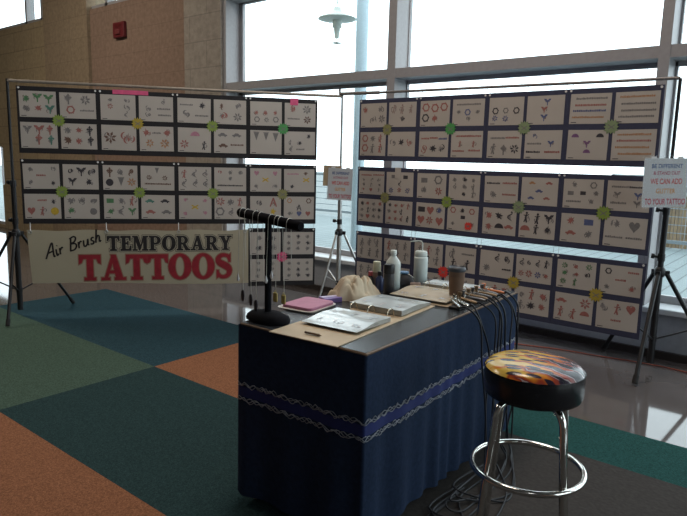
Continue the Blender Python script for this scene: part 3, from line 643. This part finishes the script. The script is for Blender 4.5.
# ------------------------------------------------------------------ table with pinned skirt
TX0, TX1, TY0, TY1, TZ = -1.046, -.450, -3.264, -1.940, .74
tb = thing('folding_table', 'long dark topped table with a pinned navy blue cloth skirt', 'table', (TX0, TY0, H), math.radians(2.0))
tw, tl_ = TX1 - TX0, TY1 - TY0; zt = TZ - H
M_top = mat('table_top_dark', (.030, .033, .038), .24, var=.25, scale=9, spec=.5)
M_edge = mat('table_edge', (.16, .10, .06), .5)
M_cloth = mat('skirt_navy', (.017, .029, .060), .85, var=.15, scale=60, bump=.15, spec=.1)
M_royal = mat('skirt_royal', (.014, .024, .12), .8, var=.1)
M_lace = mat('lace_white', (.26, .27, .30), .8, var=.5, scale=45)
f = MB(); f.box((0, 0, zt - .028), (tw, tl_, zt - .001), M_edge, bev=.004); f.box((.004, .004, zt - .002), (tw - .004, tl_ - .004, zt), M_top); f.build('tabletop', tb)
M_leg = mat('table_leg', (.05, .05, .055), .4, metal=.6); M_foot = mat('table_foot_cap', (.45, .33, .2), .6)
for x, y in ((.045, .05), (tw - .045, .05), (.045, tl_ - .05), (tw - .045, tl_ - .05)):
    f = MB(); f.tube([(x, y, 0.004), (x, y, zt - .028)], .014, M_leg, 10); lg = f.build('leg', tb)
    f = MB(); f.tube([(x, y, 0), (x, y, .035)], .019, M_foot, 10); f.build('foot_cap', lg)
# perimeter: counter-clockwise from near-left
per = []; st = .010
def side(a, b):
    a, b = Vector(a), Vector(b); n = int((b - a).length / st); d = (b - a).normalized(); nn = Vector((d.y, -d.x))
    for i in range(n): per.append((a + d * (b - a).length * i / n, nn, min(i, n - i) / n))
c0, c1, c2, c3 = (-.004, -.004), (tw + .004, -.004), (tw + .004, tl_ + .004), (-.004, tl_ + .004)
side(c0, c1); side(c1, c2); side(c2, c3); side(c3, c0)
random.seed(11)
rows = [zt - .008, zt - .06, zt - .14, .508 - H, .488 - H, .447 - H, .427 - H, .36, .28, .20, .11, .035]
NP = len(per); acc = 0; ph = []
for i in range(NP):
    acc += 2 * PI * st / (.17 + .05 * math.sin(i * .041) + .03 * math.sin(i * .09)); ph.append(acc)
def skirt_pt(i, z, extra=0.0):
    p, nn, e = per[i % NP]; k = max(0, (zt - z) / zt); amp = .001 + .018 * k ** 1.5
    off = amp * (math.sin(ph[i % NP]) * .55 + .28 * math.sin(ph[i % NP] * .47 + 1) + .30) + extra
    off *= min(1, .25 + e * 14) if e < .06 else 1
    fl = max(0, 1 - e * 16) * .002 * k
    c = (p - Vector((tw / 2, tl_ / 2))); c = c.normalized()
    q = p + nn * off + c * fl
    return Vector((q.x, q.y, z))
f = MB(); vs = [];
for z in rows:
    for i in range(NP): vs.append(skirt_pt(i, z + (.02 * math.sin(i * .02) ** 2 if z < .05 else 0)))
for r in range(len(rows) - 1):
    fs = []
    for i in range(NP): j = (i + 1) % NP; fs.append((r * NP + i, (r + 1) * NP + i, (r + 1) * NP + j, r * NP + j))
    M = M_royal if r == 4 else M_cloth
    if r == 0: base = len(f.v); f.v += [tuple(v) for v in vs]
    mi = f.mi(M)
    for q in fs: f.f.append([base + k for k in q]); f.m.append(mi); f.sm.append(True)
sk = f.build('skirt', tb)
for zc in (.497 - H, .437 - H):
    f = MB()
    rl = random.Random(int(zc * 1000))
    for ph0, am in ((0, .007), (2.1, .009), (4.0, .006)):
        fq = [rl.uniform(.7, 1.6) for _ in range(40)]; a_ = ph0; P = []
        for i in range(NP):
            a_ += fq[(i // 6) % 40]; P.append(skirt_pt(i, zc + am * math.sin(a_) + .004 * math.sin(i * .31 + ph0), .0035 + .001 * math.cos(a_)))
        f.tube(P + [P[0]], .0017, M_lace, 4, False)
    f.build('lace_trim', sk)

# ------------------------------------------------------------------ things on the table (a across to the right, b towards the window)
def T(a, b, z=0.0): return (TX0 + a, TY0 + b, TZ + z)
M_velvet = mat('black_velvet', (.006, .006, .008), .9, spec=.1)
js = thing('jewelry_stand', 'black velvet T bar jewelry stand on the near corner of the table', 'jewelry stand', T(.060, .092), math.radians(-5))
f = MB(); f.lathe([(.108, 0), (.110, .010), (.102, .024), (.074, .033), (.025, .038)], M_velvet, (0, 0, 0), 8, 1.0, .62); f.build('base', js)
f = MB(); f.tube([(0, 0, .03), (0, 0, .385)], .0135, M_velvet, 12); f.build('pole', js)
barA, barB = Vector((-.183, .0, .412)), Vector((.186, .0, .388))
f = MB(); f.tube([barA, barA.lerp(barB, .02), barA.lerp(barB, .98), barB], [.015, .019, .019, .015], M_velvet, 14); f.build('bar', js)
M_chain = mat('chain_silver', (.55, .53, .48), .35, metal=.7)
PEND = {'dark': mat('pendant_dark', (.05, .04, .045), .3), 'white': mat('pendant_white', (.75, .76, .78), .2), 'gold': mat('pendant_gold', (.50, .40, .14), .3, metal=.4)}
R5 = Matrix.Rotation(math.radians(-5), 3, 'Z')
def necklace(u, drop, kind, label, side_=-1):
    q = barA.lerp(barB, u); w = R5 @ q + Vector(T(.060, .092)); t = thing('necklace', label, 'necklace', tuple(w), 0, 'necklaces hanging on the jewelry bar')
    f = MB(); r = .0205; pts = []
    d = Vector((.62, -.78, 0))  # towards the viewer, across the bar
    d = Vector((.12, -.99, 0)); A = [d * (r * math.cos(a)) + Vector((0, 0, r * math.sin(a))) for a in [PI * k / 8 for k in range(9)]]
    lo = Vector((.0, -.0222, -drop)); s = Vector((.010, 0, 0))
    f.tube([lo + s * .2] + [lo.lerp(A[0] + s * .6, k / 5) for k in range(1, 5)] + [a + s * .6 for a in A] + [(A[-1] + s * -.4).lerp(lo + Vector((0, .044, 0)), k / 5) for k in range(0, 5)], .0011, M_chain, 5); f.build('chain', t)
    f = MB()
    if kind == 'dark': f.lathe([(.002, .0), (.009, -.006), (.010, -.022), (.008, -.042), (.002, -.048)], PEND[kind], tuple(lo), 10, 1, .5)
    elif kind == 'white': f.lathe([(.0015, .0), (.004, -.008), (.0075, -.020), (.0055, -.028), (.001, -.031)], PEND[kind], tuple(lo), 10, 1, .7)
    else:
        f.box((lo.x - .011, lo.y - .004, lo.z - .040), (lo.x + .011, lo.y + .004, lo.z - .004), PEND[kind], bev=.003); f.torus(tuple(lo), .004, .001, PEND[kind], 10, 5, (Vector((1, 0, 0)), Vector((0, 0, 1))))
    f.build('pendant', t)
necklace(.045, .245, 'white', 'necklace with white drop pendant at the far left end of the bar')
necklace(.13, .305, 'dark', 'necklace with dark pendant, leftmost of the dark pendants')
necklace(.27, .310, 'dark', 'necklace with dark pendant, middle of the three dark pendants')
necklace(.36, .325, 'dark', 'necklace with dark pendant hanging right beside the pole')
necklace(.53, .215, 'white', 'necklace with white drop pendant in front of the pole')
necklace(.62, .190, 'white', 'necklace with white drop pendant just right of the pole')
necklace(.68, .265, 'gold', 'necklace with square gold pendant nearer the pole')
necklace(.81, .262, 'gold', 'necklace with square gold pendant nearest the right bar end')

# binders
M_kraft = mat('binder_board', (.50, .39, .26), .6, var=.08, scale=8)
M_page = mat('page_plastic', (.56, .62, .64), .14, var=.10, scale=5, spec=.6)
M_page2 = mat('page_tan', (.46, .38, .27), .25, var=.18, scale=7, spec=.5)
M_pedge = mat('page_edges', (.34, .33, .30), .7)
INK_P = dict(a=mat('page_print_grey', (.40, .43, .45), .3), b=mat('page_print_blue', (.38, .44, .50), .3), c=mat('page_print_rose', (.50, .46, .46), .3))
M_ring = mat('ring_metal', (.55, .50, .40), .25, metal=.9)
def binder(label, rz, a0, a1, bn_, bs, bf, page_n, page_f, lift_n=.018, lift_f=.022, Mn=M_page, Mf=M_page, seed=1, cover_in=.0):
    """open ring binder: covers from bn_ (near) through the spine at bs to bf (far)"""
    t = thing('ring_binder', label, 'binder', T(a0, bn_), math.radians(rz), 'open ring binders on the table'); W = a1 - a0; rg = random.Random(seed)
    f = MB(); f.box((-cover_in, 0, 0), (W, bs - bn_ - .022, .004), M_kraft, bev=.001); f.build('cover', t)
    f = MB(); f.box((0, bs - bn_ + .022, 0), (W, bf - bn_, .004), M_kraft, bev=.001); f.build('cover', t)
    f = MB(); f.box((0, bs - bn_ - .02, 0), (W, bs - bn_ + .02, .003), M_kraft); f.build('spine', t)
    for (p0, p1), lf, Mp in ((page_n, lift_n, Mn), (page_f, lift_f, Mf)):
        f = MB(); y0, y1 = p0 - bn_, p1 - bn_; n = 12; x0, x1 = -.012, W - .02
        near = abs(p1 - bs) < abs(p0 - bs)
        top = []; bot = []
        for i in range(n + 1):
            u = i / n; v = u if near else 1 - u
            hh = .004 + lf * (.55 + .45 * math.sin(PI * min(1, v * 1.05) * .62)) + .002 * math.sin(u * 9 + seed)
            sag = .0
            top.append((y0 + (y1 - y0) * u, hh)); bot.append((y0 + (y1 - y0) * u, .004 + (.010 * (1 - v) if near else .003)))
        vs = [(x, y, z) for x in (x0, x1) for y, z in top] + [(x, y, z) for x in (x0, x1) for y, z in bot]; N1 = n + 1
        ft = [(i, i + N1, i + N1 + 1, i + 1) for i in range(n)]; f.add(vs, ft, Mp, True)
        fe = [(2 * N1 + i, 2 * N1 + i + 1, 3 * N1 + i + 1, 3 * N1 + i) for i in range(n)] + [(i, i + 1, 2 * N1 + i + 1, 2 * N1 + i) for i in range(n)] + [(N1 + i, 3 * N1 + i, 3 * N1 + i + 1, N1 + i + 1) for i in range(n)] + [(0, 2 * N1, 3 * N1, N1), (n, N1 + n, 3 * N1 + n, 2 * N1 + n)]
        f.add(vs, fe, M_pedge)
        def H_(y):
            for k in range(n):
                if top[k][0] <= y <= top[k + 1][0]: return top[k][1] + (top[k + 1][1] - top[k][1]) * (y - top[k][0]) / (top[k + 1][0] - top[k][0])
            return top[-1][1]
        kk = 0
        for i in range(3):
            for j in range(2):
                cx = x0 + (x1 - x0) * (i + .5) / 3; cy = y0 + (y1 - y0) * (j + .5) / 2
                for P in motif(rg.choice('bttspfw'), 0, 0, .05, rg, .06):
                    kk += 1; f.poly([(cx + q[0], cy + q[1], H_(cy + q[1]) + .0008 + kk * .00001) for q in P], INK_P[rg.choice('abc')])
        f.build('page_block', t)
    for u in (.12, .45, .80):
        f = MB(); c = Vector((W * u, bs - bn_, .012)); P = [c + Vector((0, .030 * math.cos(a), .028 * math.sin(a))) for a in [PI * (k / 12 * 1.16 - .08) for k in range(13)]]; f.tube(P, .0022, M_ring, 8); f.build('ring', t)
    return t
binder('open ring binder with glossy white pages and bare tan cover at the near table edge', 5, .222, .485, -.020, .440, .750, (.135, .385), (.475, .745), .020, .026, seed=3, cover_in=.04)
binder('open ring binder with tan and white pages in front of the wash bottle', 4, .175, .470, .770, 1.075, 1.300, (.785, 1.035), (1.11, 1.295), .020, .014, Mn=M_page2, seed=8)
f = MB(); M_pen = mat('pen_brown', (.10, .055, .03), .5)
f.tube([(0, 0, .006), (.065, .004, .006)], [.004, .005], M_pen, 8); f.tube([(.064, .004, .006), (.074, .0045, .006)], [.004, .001], M_pen, 8)
tag(f.build('pencil_stub', loc=T(.30, .045, .004)), 'short brown pencil stub lying on the bare tan binder cover', 'pencil')

# pink mat on a white tray, purple box
def slab(name, w, l, h, M, r, loc, rz, parent=None, rim=0.0):
    f = MB(); pts = []
    for cx, cy, a0 in ((w / 2 - r, l / 2 - r, 0), (-w / 2 + r, l / 2 - r, 90), (-w / 2 + r, -l / 2 + r, 180), (w / 2 - r, -l / 2 + r, 270)):
        for k in range(6): a = math.radians(a0 + 18 * k); pts.append((cx + r * math.cos(a), cy + r * math.sin(a)))
    n = len(pts); b = min(.003, h * .3)
    sc = lambda p, k: (p[0] * k, p[1] * k)
    rings = [([sc(p, 1 - rim) for p in pts], 0), (pts, h - b if not rim else h), ([sc(p, .985) for p in pts], h)]
    vs = [(x, y, z) for R_, z in rings for x, y in R_]; fs = [tuple(reversed(range(n))), tuple(range(2 * n, 3 * n))]
    for q in range(2):
        for i in range(n): fs.append((q * n + i, q * n + (i + 1) % n, q * n + n + (i + 1) % n, q * n + n + i))
    f.add(vs, fs, M); o = f.build(name, parent, loc, rz); return o
M_pink = mat('pink_foam', (.42, .17, .26), .6, var=.08, scale=40); M_tray = mat('tray_white', (.48, .46, .42), .5)
tag(slab('paper_tray', .185, .215, .008, M_tray, .03, T(.018, .368), math.radians(8), rim=.06), 'pale flat tray lying under the pink pad', 'tray')
tag(slab('foam_pad', .155, .185, .012, M_pink, .022, T(.022, .371, .008), math.radians(6)), 'pink rounded pad lying on the pale tray beside the jewelry stand', 'pad')
M_pur = mat('purple_card', (.20, .13, .34), .5); M_purw = mat('purple_card_white', (.6, .55, .7), .5)
t = thing('marker_box', 'small purple and white box between the pink pad and the cloth', 'box', T(.025, .515), math.radians(-20))
f = MB(); f.box((-.03, -.045, 0), (.03, .045, .022), M_pur, bev=.002); f.build('carton', t); f = MB(); f.box((-.018, -.04, .022), (.0, .04, .0232), M_purw); f.build('white_stripe', t)

# crumpled beige cloth
M_rag = mat('rag_beige', (.50, .42, .31), .9, var=.12, scale=12, spec=.1)
f = MB(); nu, nv = 72, 34; vs = []
for j in range(nv + 1):
    for i in range(nu):
        a = 2 * PI * i / nu; r = (j / nv); q = Vector((math.cos(a) * r * .105, math.sin(a) * r * .150, 0))
        hgt = .062 * (1 - r ** 3) * (1 - .35 * math.sin(a) * r)
        n1 = noise.noise(Vector((q.x * 13, q.y * 13, 3.1))); n2 = noise.noise(Vector((q.x * 9, q.y * 9, 5.5)))
        fold = abs(math.sin(q.x * 48 + q.y * 26 + 5.5 * n2)) ** .7 * .6 + abs(math.sin(q.x * 30 - q.y * 52 + 6 * n1)) ** .7 * .4
        z = max(.002, hgt * (1 + .5 * n1) + .075 * (fold - .5) * min(1, 2.2 * (1 - r))); k = 1 + .22 * noise.noise(Vector((math.cos(a) * 2.2, math.sin(a) * 2.2, 1.3)))
        vs.append((q.x * k, q.y * k, z if j < nv else .001))
fs = []
for j in range(nv):
    for i in range(nu): k = (i + 1) % nu; fs.append((j * nu + i, (j + 1) * nu + i, (j + 1) * nu + k, j * nu + k))
f.add(vs, fs, M_rag, True)
tag(f.build('cleaning_cloth', loc=T(.026, .690, .0), rz=.1), 'crumpled beige cloth heaped on the table edge behind the binder', 'cloth')

# bottles
M_hdpe = mat('bottle_white', (.60, .66, .64), .35, var=.04); M_clear = mat('bottle_clear', (.62, .68, .66), .25, var=.04); M_bk = mat('bottle_black', (.035, .035, .04), .35); M_cap = mat('cap_black', (.010, .010, .012), .4)
M_lbl = mat('label_brown', (.20, .13, .10), .6, var=.2); M_yel = mat('bottle_pale_yellow', (.55, .55, .40), .3)
t = thing('spray_paint_bottle', 'dark grey bottle with black cap in front of the white bottle', 'bottle', T(.110, .850))
f = MB(); f.lathe([(.022, 0), (.0255, .004), (.0255, .090), (.023, .10)], M_bk, (0, 0, 0), 20); f.build('body', t); f = MB(); f.lathe([(.0255, .098), (.0262, .100), (.0262, .138), (.024, .142)], M_cap, (0, 0, 0), 20); f.build('cap', t)
t = thing('alcohol_bottle', 'tall white plastic bottle with narrow neck behind the black capped bottle', 'bottle', T(.068, .945))
f = MB(); f.lathe([(.034, 0), (.037, .005), (.037, .125), (.034, .14), (.016, .165), (.013, .170), (.013, .178)], M_hdpe, (0, 0, 0), 24); f.build('body', t); f = MB(); f.lathe([(.0155, .176), (.0155, .195), (.013, .197)], M_hdpe, (0, 0, 0), 18); f.build('cap', t)
t = thing('wash_bottle', 'translucent wash bottle with bent straw spout at the back of the table', 'bottle', T(.062, 1.215))
f = MB(); f.lathe([(.033, 0), (.037, .005), (.037, .125), (.036, .132), (.031, .137)], M_clear, (0, 0, 0), 24); f.build('body', t)
f = MB(); f.lathe([(.031, .135), (.032, .137), (.032, .160), (.028, .165)], M_hdpe, (0, 0, 0), 24); f.build('cap', t)
f = MB(); f.tube([(.006, 0, .16), (.006, 0, .200)] + [Vector(p) for p in quad_bezier((.006, 0, .200), (.006, 0, .218), (-.014, -.006, .218), 5)] + [(-.058, -.020, .211)], .0035, M_hdpe, 8); f.build('spout', t)
t = thing('glitter_jar', 'small pale yellow topped bottle with brown label left of the white bottle', 'bottle', T(-.020, .930))
f = MB(); f.lathe([(.022, 0), (.024, .004), (.024, .07), (.021, .078)], M_lbl, (0, 0, 0), 18); f.build('body', t); f = MB(); f.lathe([(.0195, .076), (.0195, .128), (.018, .131)], M_yel, (0, 0, 0), 18); f.build('cap', t)
t = thing('paint_bottle', 'small black ink bottle beside the beige cloth', 'bottle', T(-.002, .852))
f = MB(); f.lathe([(.018, 0), (.02, .003), (.02, .055), (.010, .068), (.010, .074)], M_bk, (0, 0, 0), 16); f.build('body', t); f = MB(); f.lathe([(.012, .072), (.011, .092)], mat('cap_red', (.35, .06, .07), .4), (0, 0, 0), 14); f.build('cap', t)
t = thing('paint_bottle', 'small dark blue ink bottle just left of the grey capped bottle', 'bottle', T(.040, .872))
f = MB(); f.lathe([(.018, 0), (.02, .003), (.02, .060), (.010, .072), (.010, .078)], mat('ink_blue_bottle', (.05, .07, .16), .35), (0, 0, 0), 16); f.build('body', t); f = MB(); f.lathe([(.012, .076), (.011, .094)], M_cap, (0, 0, 0), 14); f.build('cap', t)
t = thing('pouch', 'small black zip pouch between the white bottle and the wash bottle', 'pouch', T(.070, 1.050), .3)
f = MB(); nu = 24; prof = [(.0, .066), (.2, .064), (.5, .055), (.8, .036), (.95, .018), (1, .008), (.97, 0)]
f.lathe([(max(r, .004) * .058, z) for r, z in prof][::-1], mat('pouch_black', (.018, .017, .02), .6), (0, 0, 0), nu, 1.0, .65); f.build('body', t)
f = MB(); f.tube([(-.05, 0, .045), (-.025, 0, .061), (.025, 0, .061), (.05, 0, .045)], .003, M_slv, 6); f.build('zip', t)
f = MB(); f.box((-.026, -.014, 0), (.026, .014, .012), mat('eraser_blue', (.12, .25, .42), .5), bev=.004)
tag(f.build('blue_wrapper', loc=T(.064, 1.046, .0655), rz=.5), 'small blue packet lying on top of the black pouch', 'packet')
f = MB(); f.tube([(-.022, 0, .016), (-.018, 0, .016), (.028, .004, .016), (.032, .004, .016)], [.012, .016, .016, .012], mat('tape_brown', (.20, .14, .11), .6), 14)
tag(f.build('tape_roll', loc=T(.14, 1.035, .0), rz=.6), 'brown roll lying at the back edge of the tan pages', 'roll')

# coffee cup
t = thing('coffee_cup', 'brown paper coffee cup with dark lid standing beside the airbrushes', 'cup', T(.416, .955, .0245))
M_cup = mat('cup_brown', (.17, .10, .065), .55, var=.15, scale=14); M_slv2 = mat('cup_sleeve', (.19, .115, .075), .8, var=.1); M_lid = mat('cup_lid', (.05, .055, .065), .35)
f = MB(); f.lathe([(.029, 0), (.030, .002), (.0385, .118)], M_cup, (0, 0, 0), 24); f.build('cup_body', t)
f = MB(); f.lathe([(.0325, .030), (.0375, .088)], M_slv2, (0, 0, 0), 24, top=False, bot=False); f.build('cup_sleeve', t)
f = MB(); f.lathe([(.0405, .112), (.0415, .116), (.0410, .126), (.037, .134), (.037, .128), (.01, .127)], M_lid, (0, 0, 0), 24); f.build('cup_lid', t)

# airbrushes with hoses hanging over the long edge
M_bronze = mat('airbrush_bronze', (.28, .19, .11), .35, metal=.5); M_chrome = mat('chrome', (.72, .70, .66), .12, metal=1.0, var=.03); M_hose = mat('hose_black', (.012, .012, .016), .5); M_orange = mat('airbrush_orange', (.60, .20, .08), .4); M_steel = mat('airbrush_steel', (.20, .20, .21), .3, metal=.8)
AB = [(.885, 'chrome', 'shiny chrome airbrush nearest the coffee cup, at the near end of the row'), (.925, 'chrome', 'shiny chrome airbrush second from the near end of the row'), (.985, 'bronze', 'bronze airbrush just past the two chrome airbrushes'), (1.035, 'steel', 'dark steel airbrush fourth from the near end of the row'), (1.085, 'bronze', 'bronze airbrush fifth from the near end of the row'), (1.13, 'steel', 'dark steel airbrush sixth from the near end of the row'), (1.175, 'bronze', 'bronze airbrush seventh from the near end of the row'), (1.22, 'steel', 'dark steel airbrush beside the orange one'), (1.262, 'orange', 'orange bodied airbrush at the far end of the row')]
MM = dict(chrome=M_chrome, bronze=M_bronze, steel=M_steel, orange=M_orange)
M_mount = mat('rack_black', (.02, .018, .018), .6)
random.seed(21)
f = MB(); f.box((0, 0, 0), (.055, .46, .012), M_mount, bev=.003)
tag(f.build('airbrush_rest', rz=math.radians(2), loc=T(.478, .775)), 'black foam strip along the table edge under the row of airbrushes', 'rest strip')
for k, (b, kd, lb) in enumerate(AB):
    ang = math.radians(random.uniform(-14, 10) - (38 if kd == 'chrome' else 12)); t = thing('airbrush', lb, 'airbrush', T(.497 - .035 * (b - .9), b - .075, .012), ang, 'airbrushes in a row on the table edge'); M = MM[kd]; z = .0085
    f = MB(); f.tube([(-.085, 0, z), (-.078, 0, z), (-.03, 0, z), (.03, 0, z), (.055, 0, z), (.075, 0, z)], [.003, .006, .0072, .008, .008, .005], M, 10); f.build('body', t)
    f = MB(); f.tube([(-.105, 0, z), (-.084, 0, z)], [.001, .0035], M_chrome, 8); f.build('nozzle', t)
    f = MB(); f.tube([(-.01, 0, z + .006), (-.01, 0, z + .018)], .003, M_chrome, 8); f.tube([(-.01, 0, z + .017), (-.01, 0, z + .020)], .006, M_chrome, 10); f.build('trigger', t)
    f = MB(); f.lathe([(.004, .0), (.010, .010), (.011, .022)], M, (-.045, 0, z + .006), 12); f.build('paint_cup', t)
    # hose: from the rear end over the edge, down the skirt, onto the floor
    Ri = Matrix.Rotation(-ang, 3, 'Z'); org = Vector(T(.497 - .035 * (b - .9), b - .075, .012)); fl = H - org.z + .005
    ox = .122 + random.uniform(0, .03)
    W_ = [Vector((.075 * math.cos(ang), .075 * math.sin(ang), z)), Vector((.085 + .01 * random.random(), .085 * math.sin(ang), z + .004)), Vector((ox, .06 * math.sin(ang) + random.uniform(-.02, .02), -.05)), Vector((ox + .012, random.uniform(-.05, .03), -.22)), Vector((ox + .02, random.uniform(-.08, .04), -.45)), Vector((ox + .03, random.uniform(-.1, .04), fl + .10)), Vector((ox + .06, random.uniform(-.12, .02), fl + .012)),
          Vector((ox + .05 + random.uniform(.0, .16), -.2 - random.uniform(0, .2), fl)), Vector((ox + .10 + random.uniform(0, .12), -.42 - random.uniform(0, .15), fl)), Vector((ox + random.uniform(-.0, .05), -.52 - random.uniform(0, .12), fl + .004 * k)), Vector((ox + .02, -.30, fl + .002 * k))]
    if W_[2].z > -.2: pass
    f = MB(); f.tube([Ri @ p for p in smooth_path(W_, 6)], .0042, M_hose, 6); f.build('hose', t)

# ------------------------------------------------------------------ bar stool
SX, SY = -.026, -2.863
stl = thing('bar_stool', 'round chrome bar stool with flame printed black vinyl seat', 'stool', (SX, SY, H), 0)
M_vin = mat('vinyl_black', (.012, .012, .014), .25, spec=.5); M_fl = mat_flames()
f = MB(); f.lathe([(.148, .598), (.158, .602), (.163, .615), (.164, .675), (.162, .690)], M_vin, (0, 0, 0), 48, top=False); f.build('seat', stl)
f = MB(); f.lathe([(.001, .0245), (.04, .024), (.08, .0215), (.12, .016), (.142, .009), (.155, .001), (.162, -.010)][::-1], M_fl, (0, 0, 0), 48, bot=False, top=False); o = f.build('seat_top', stl, (0, 0, .700), math.radians(10))
f = MB(); f.lathe([(.152, -.003), (.165, .0), (.152, .003)], M_vin, (0, 0, .690), 48, top=False, bot=False); f.build('piping', stl)
ring_z, ring_R = .337, .179
dirs = [math.radians(a) for a in (-51 - 28, 11 - 28 + 28, 129 - 28, 219 - 28)]
dirs = [math.radians(a) for a in (-117, -27, 63, 153)]
for a in dirs:
    d = Vector((math.cos(a), math.sin(a), 0)); P = [d * .03 + Vector((0, 0, .588)), d * .09 + Vector((0, 0, .588))] + quad_bezier(d * .09 + Vector((0, 0, .588)), d * .140 + Vector((0, 0, .588)), d * .150 + Vector((0, 0, .54)), 6)[1:] + [d * .171 + Vector((0, 0, .335)), d * .205 + Vector((0, 0, .012))]
    f = MB(); f.tube(P, .0125, M_chrome, 12); lg = f.build('leg', stl)
    f = MB(); f.tube([d * .204 + Vector((0, 0, .02)), d * .2065 + Vector((0, 0, .0))], .016, M_rub, 10); f.build('foot_cap', lg)
f = MB(); f.lathe([(.10, .578), (.10, .598)], M_leg, (0, 0, 0), 20); f.build('swivel_plate', stl)
f = MB(); f.torus((0, 0, ring_z), ring_R + .008, .0105, M_chrome, 56, 12); f.build('foot_ring', stl)

# ------------------------------------------------------------------ cord on the floor under the window display
f = MB(); M_cord = mat('cord_orange', (.28, .055, .03), .6)
P = [(-2.2, -.62, .006), (-1.6, -.50, .006), (-1.1, -.40, .006), (-.80, -.31, .006), (-.52, -.27, .006), (-.27, -.225, .006), (.0, -.22, .006), (.3, -.33, .006), (.42, -.5, .006), (.25, -.56, .006), (.12, -.45, .007), (.3, -.30, .012), (.7, -.25, .006)]
f.tube(smooth_path(P, 8), .0045, M_cord, 6)
tag(f.build('extension_cord'), 'orange extension cord lying along the floor under the window display', 'cord')
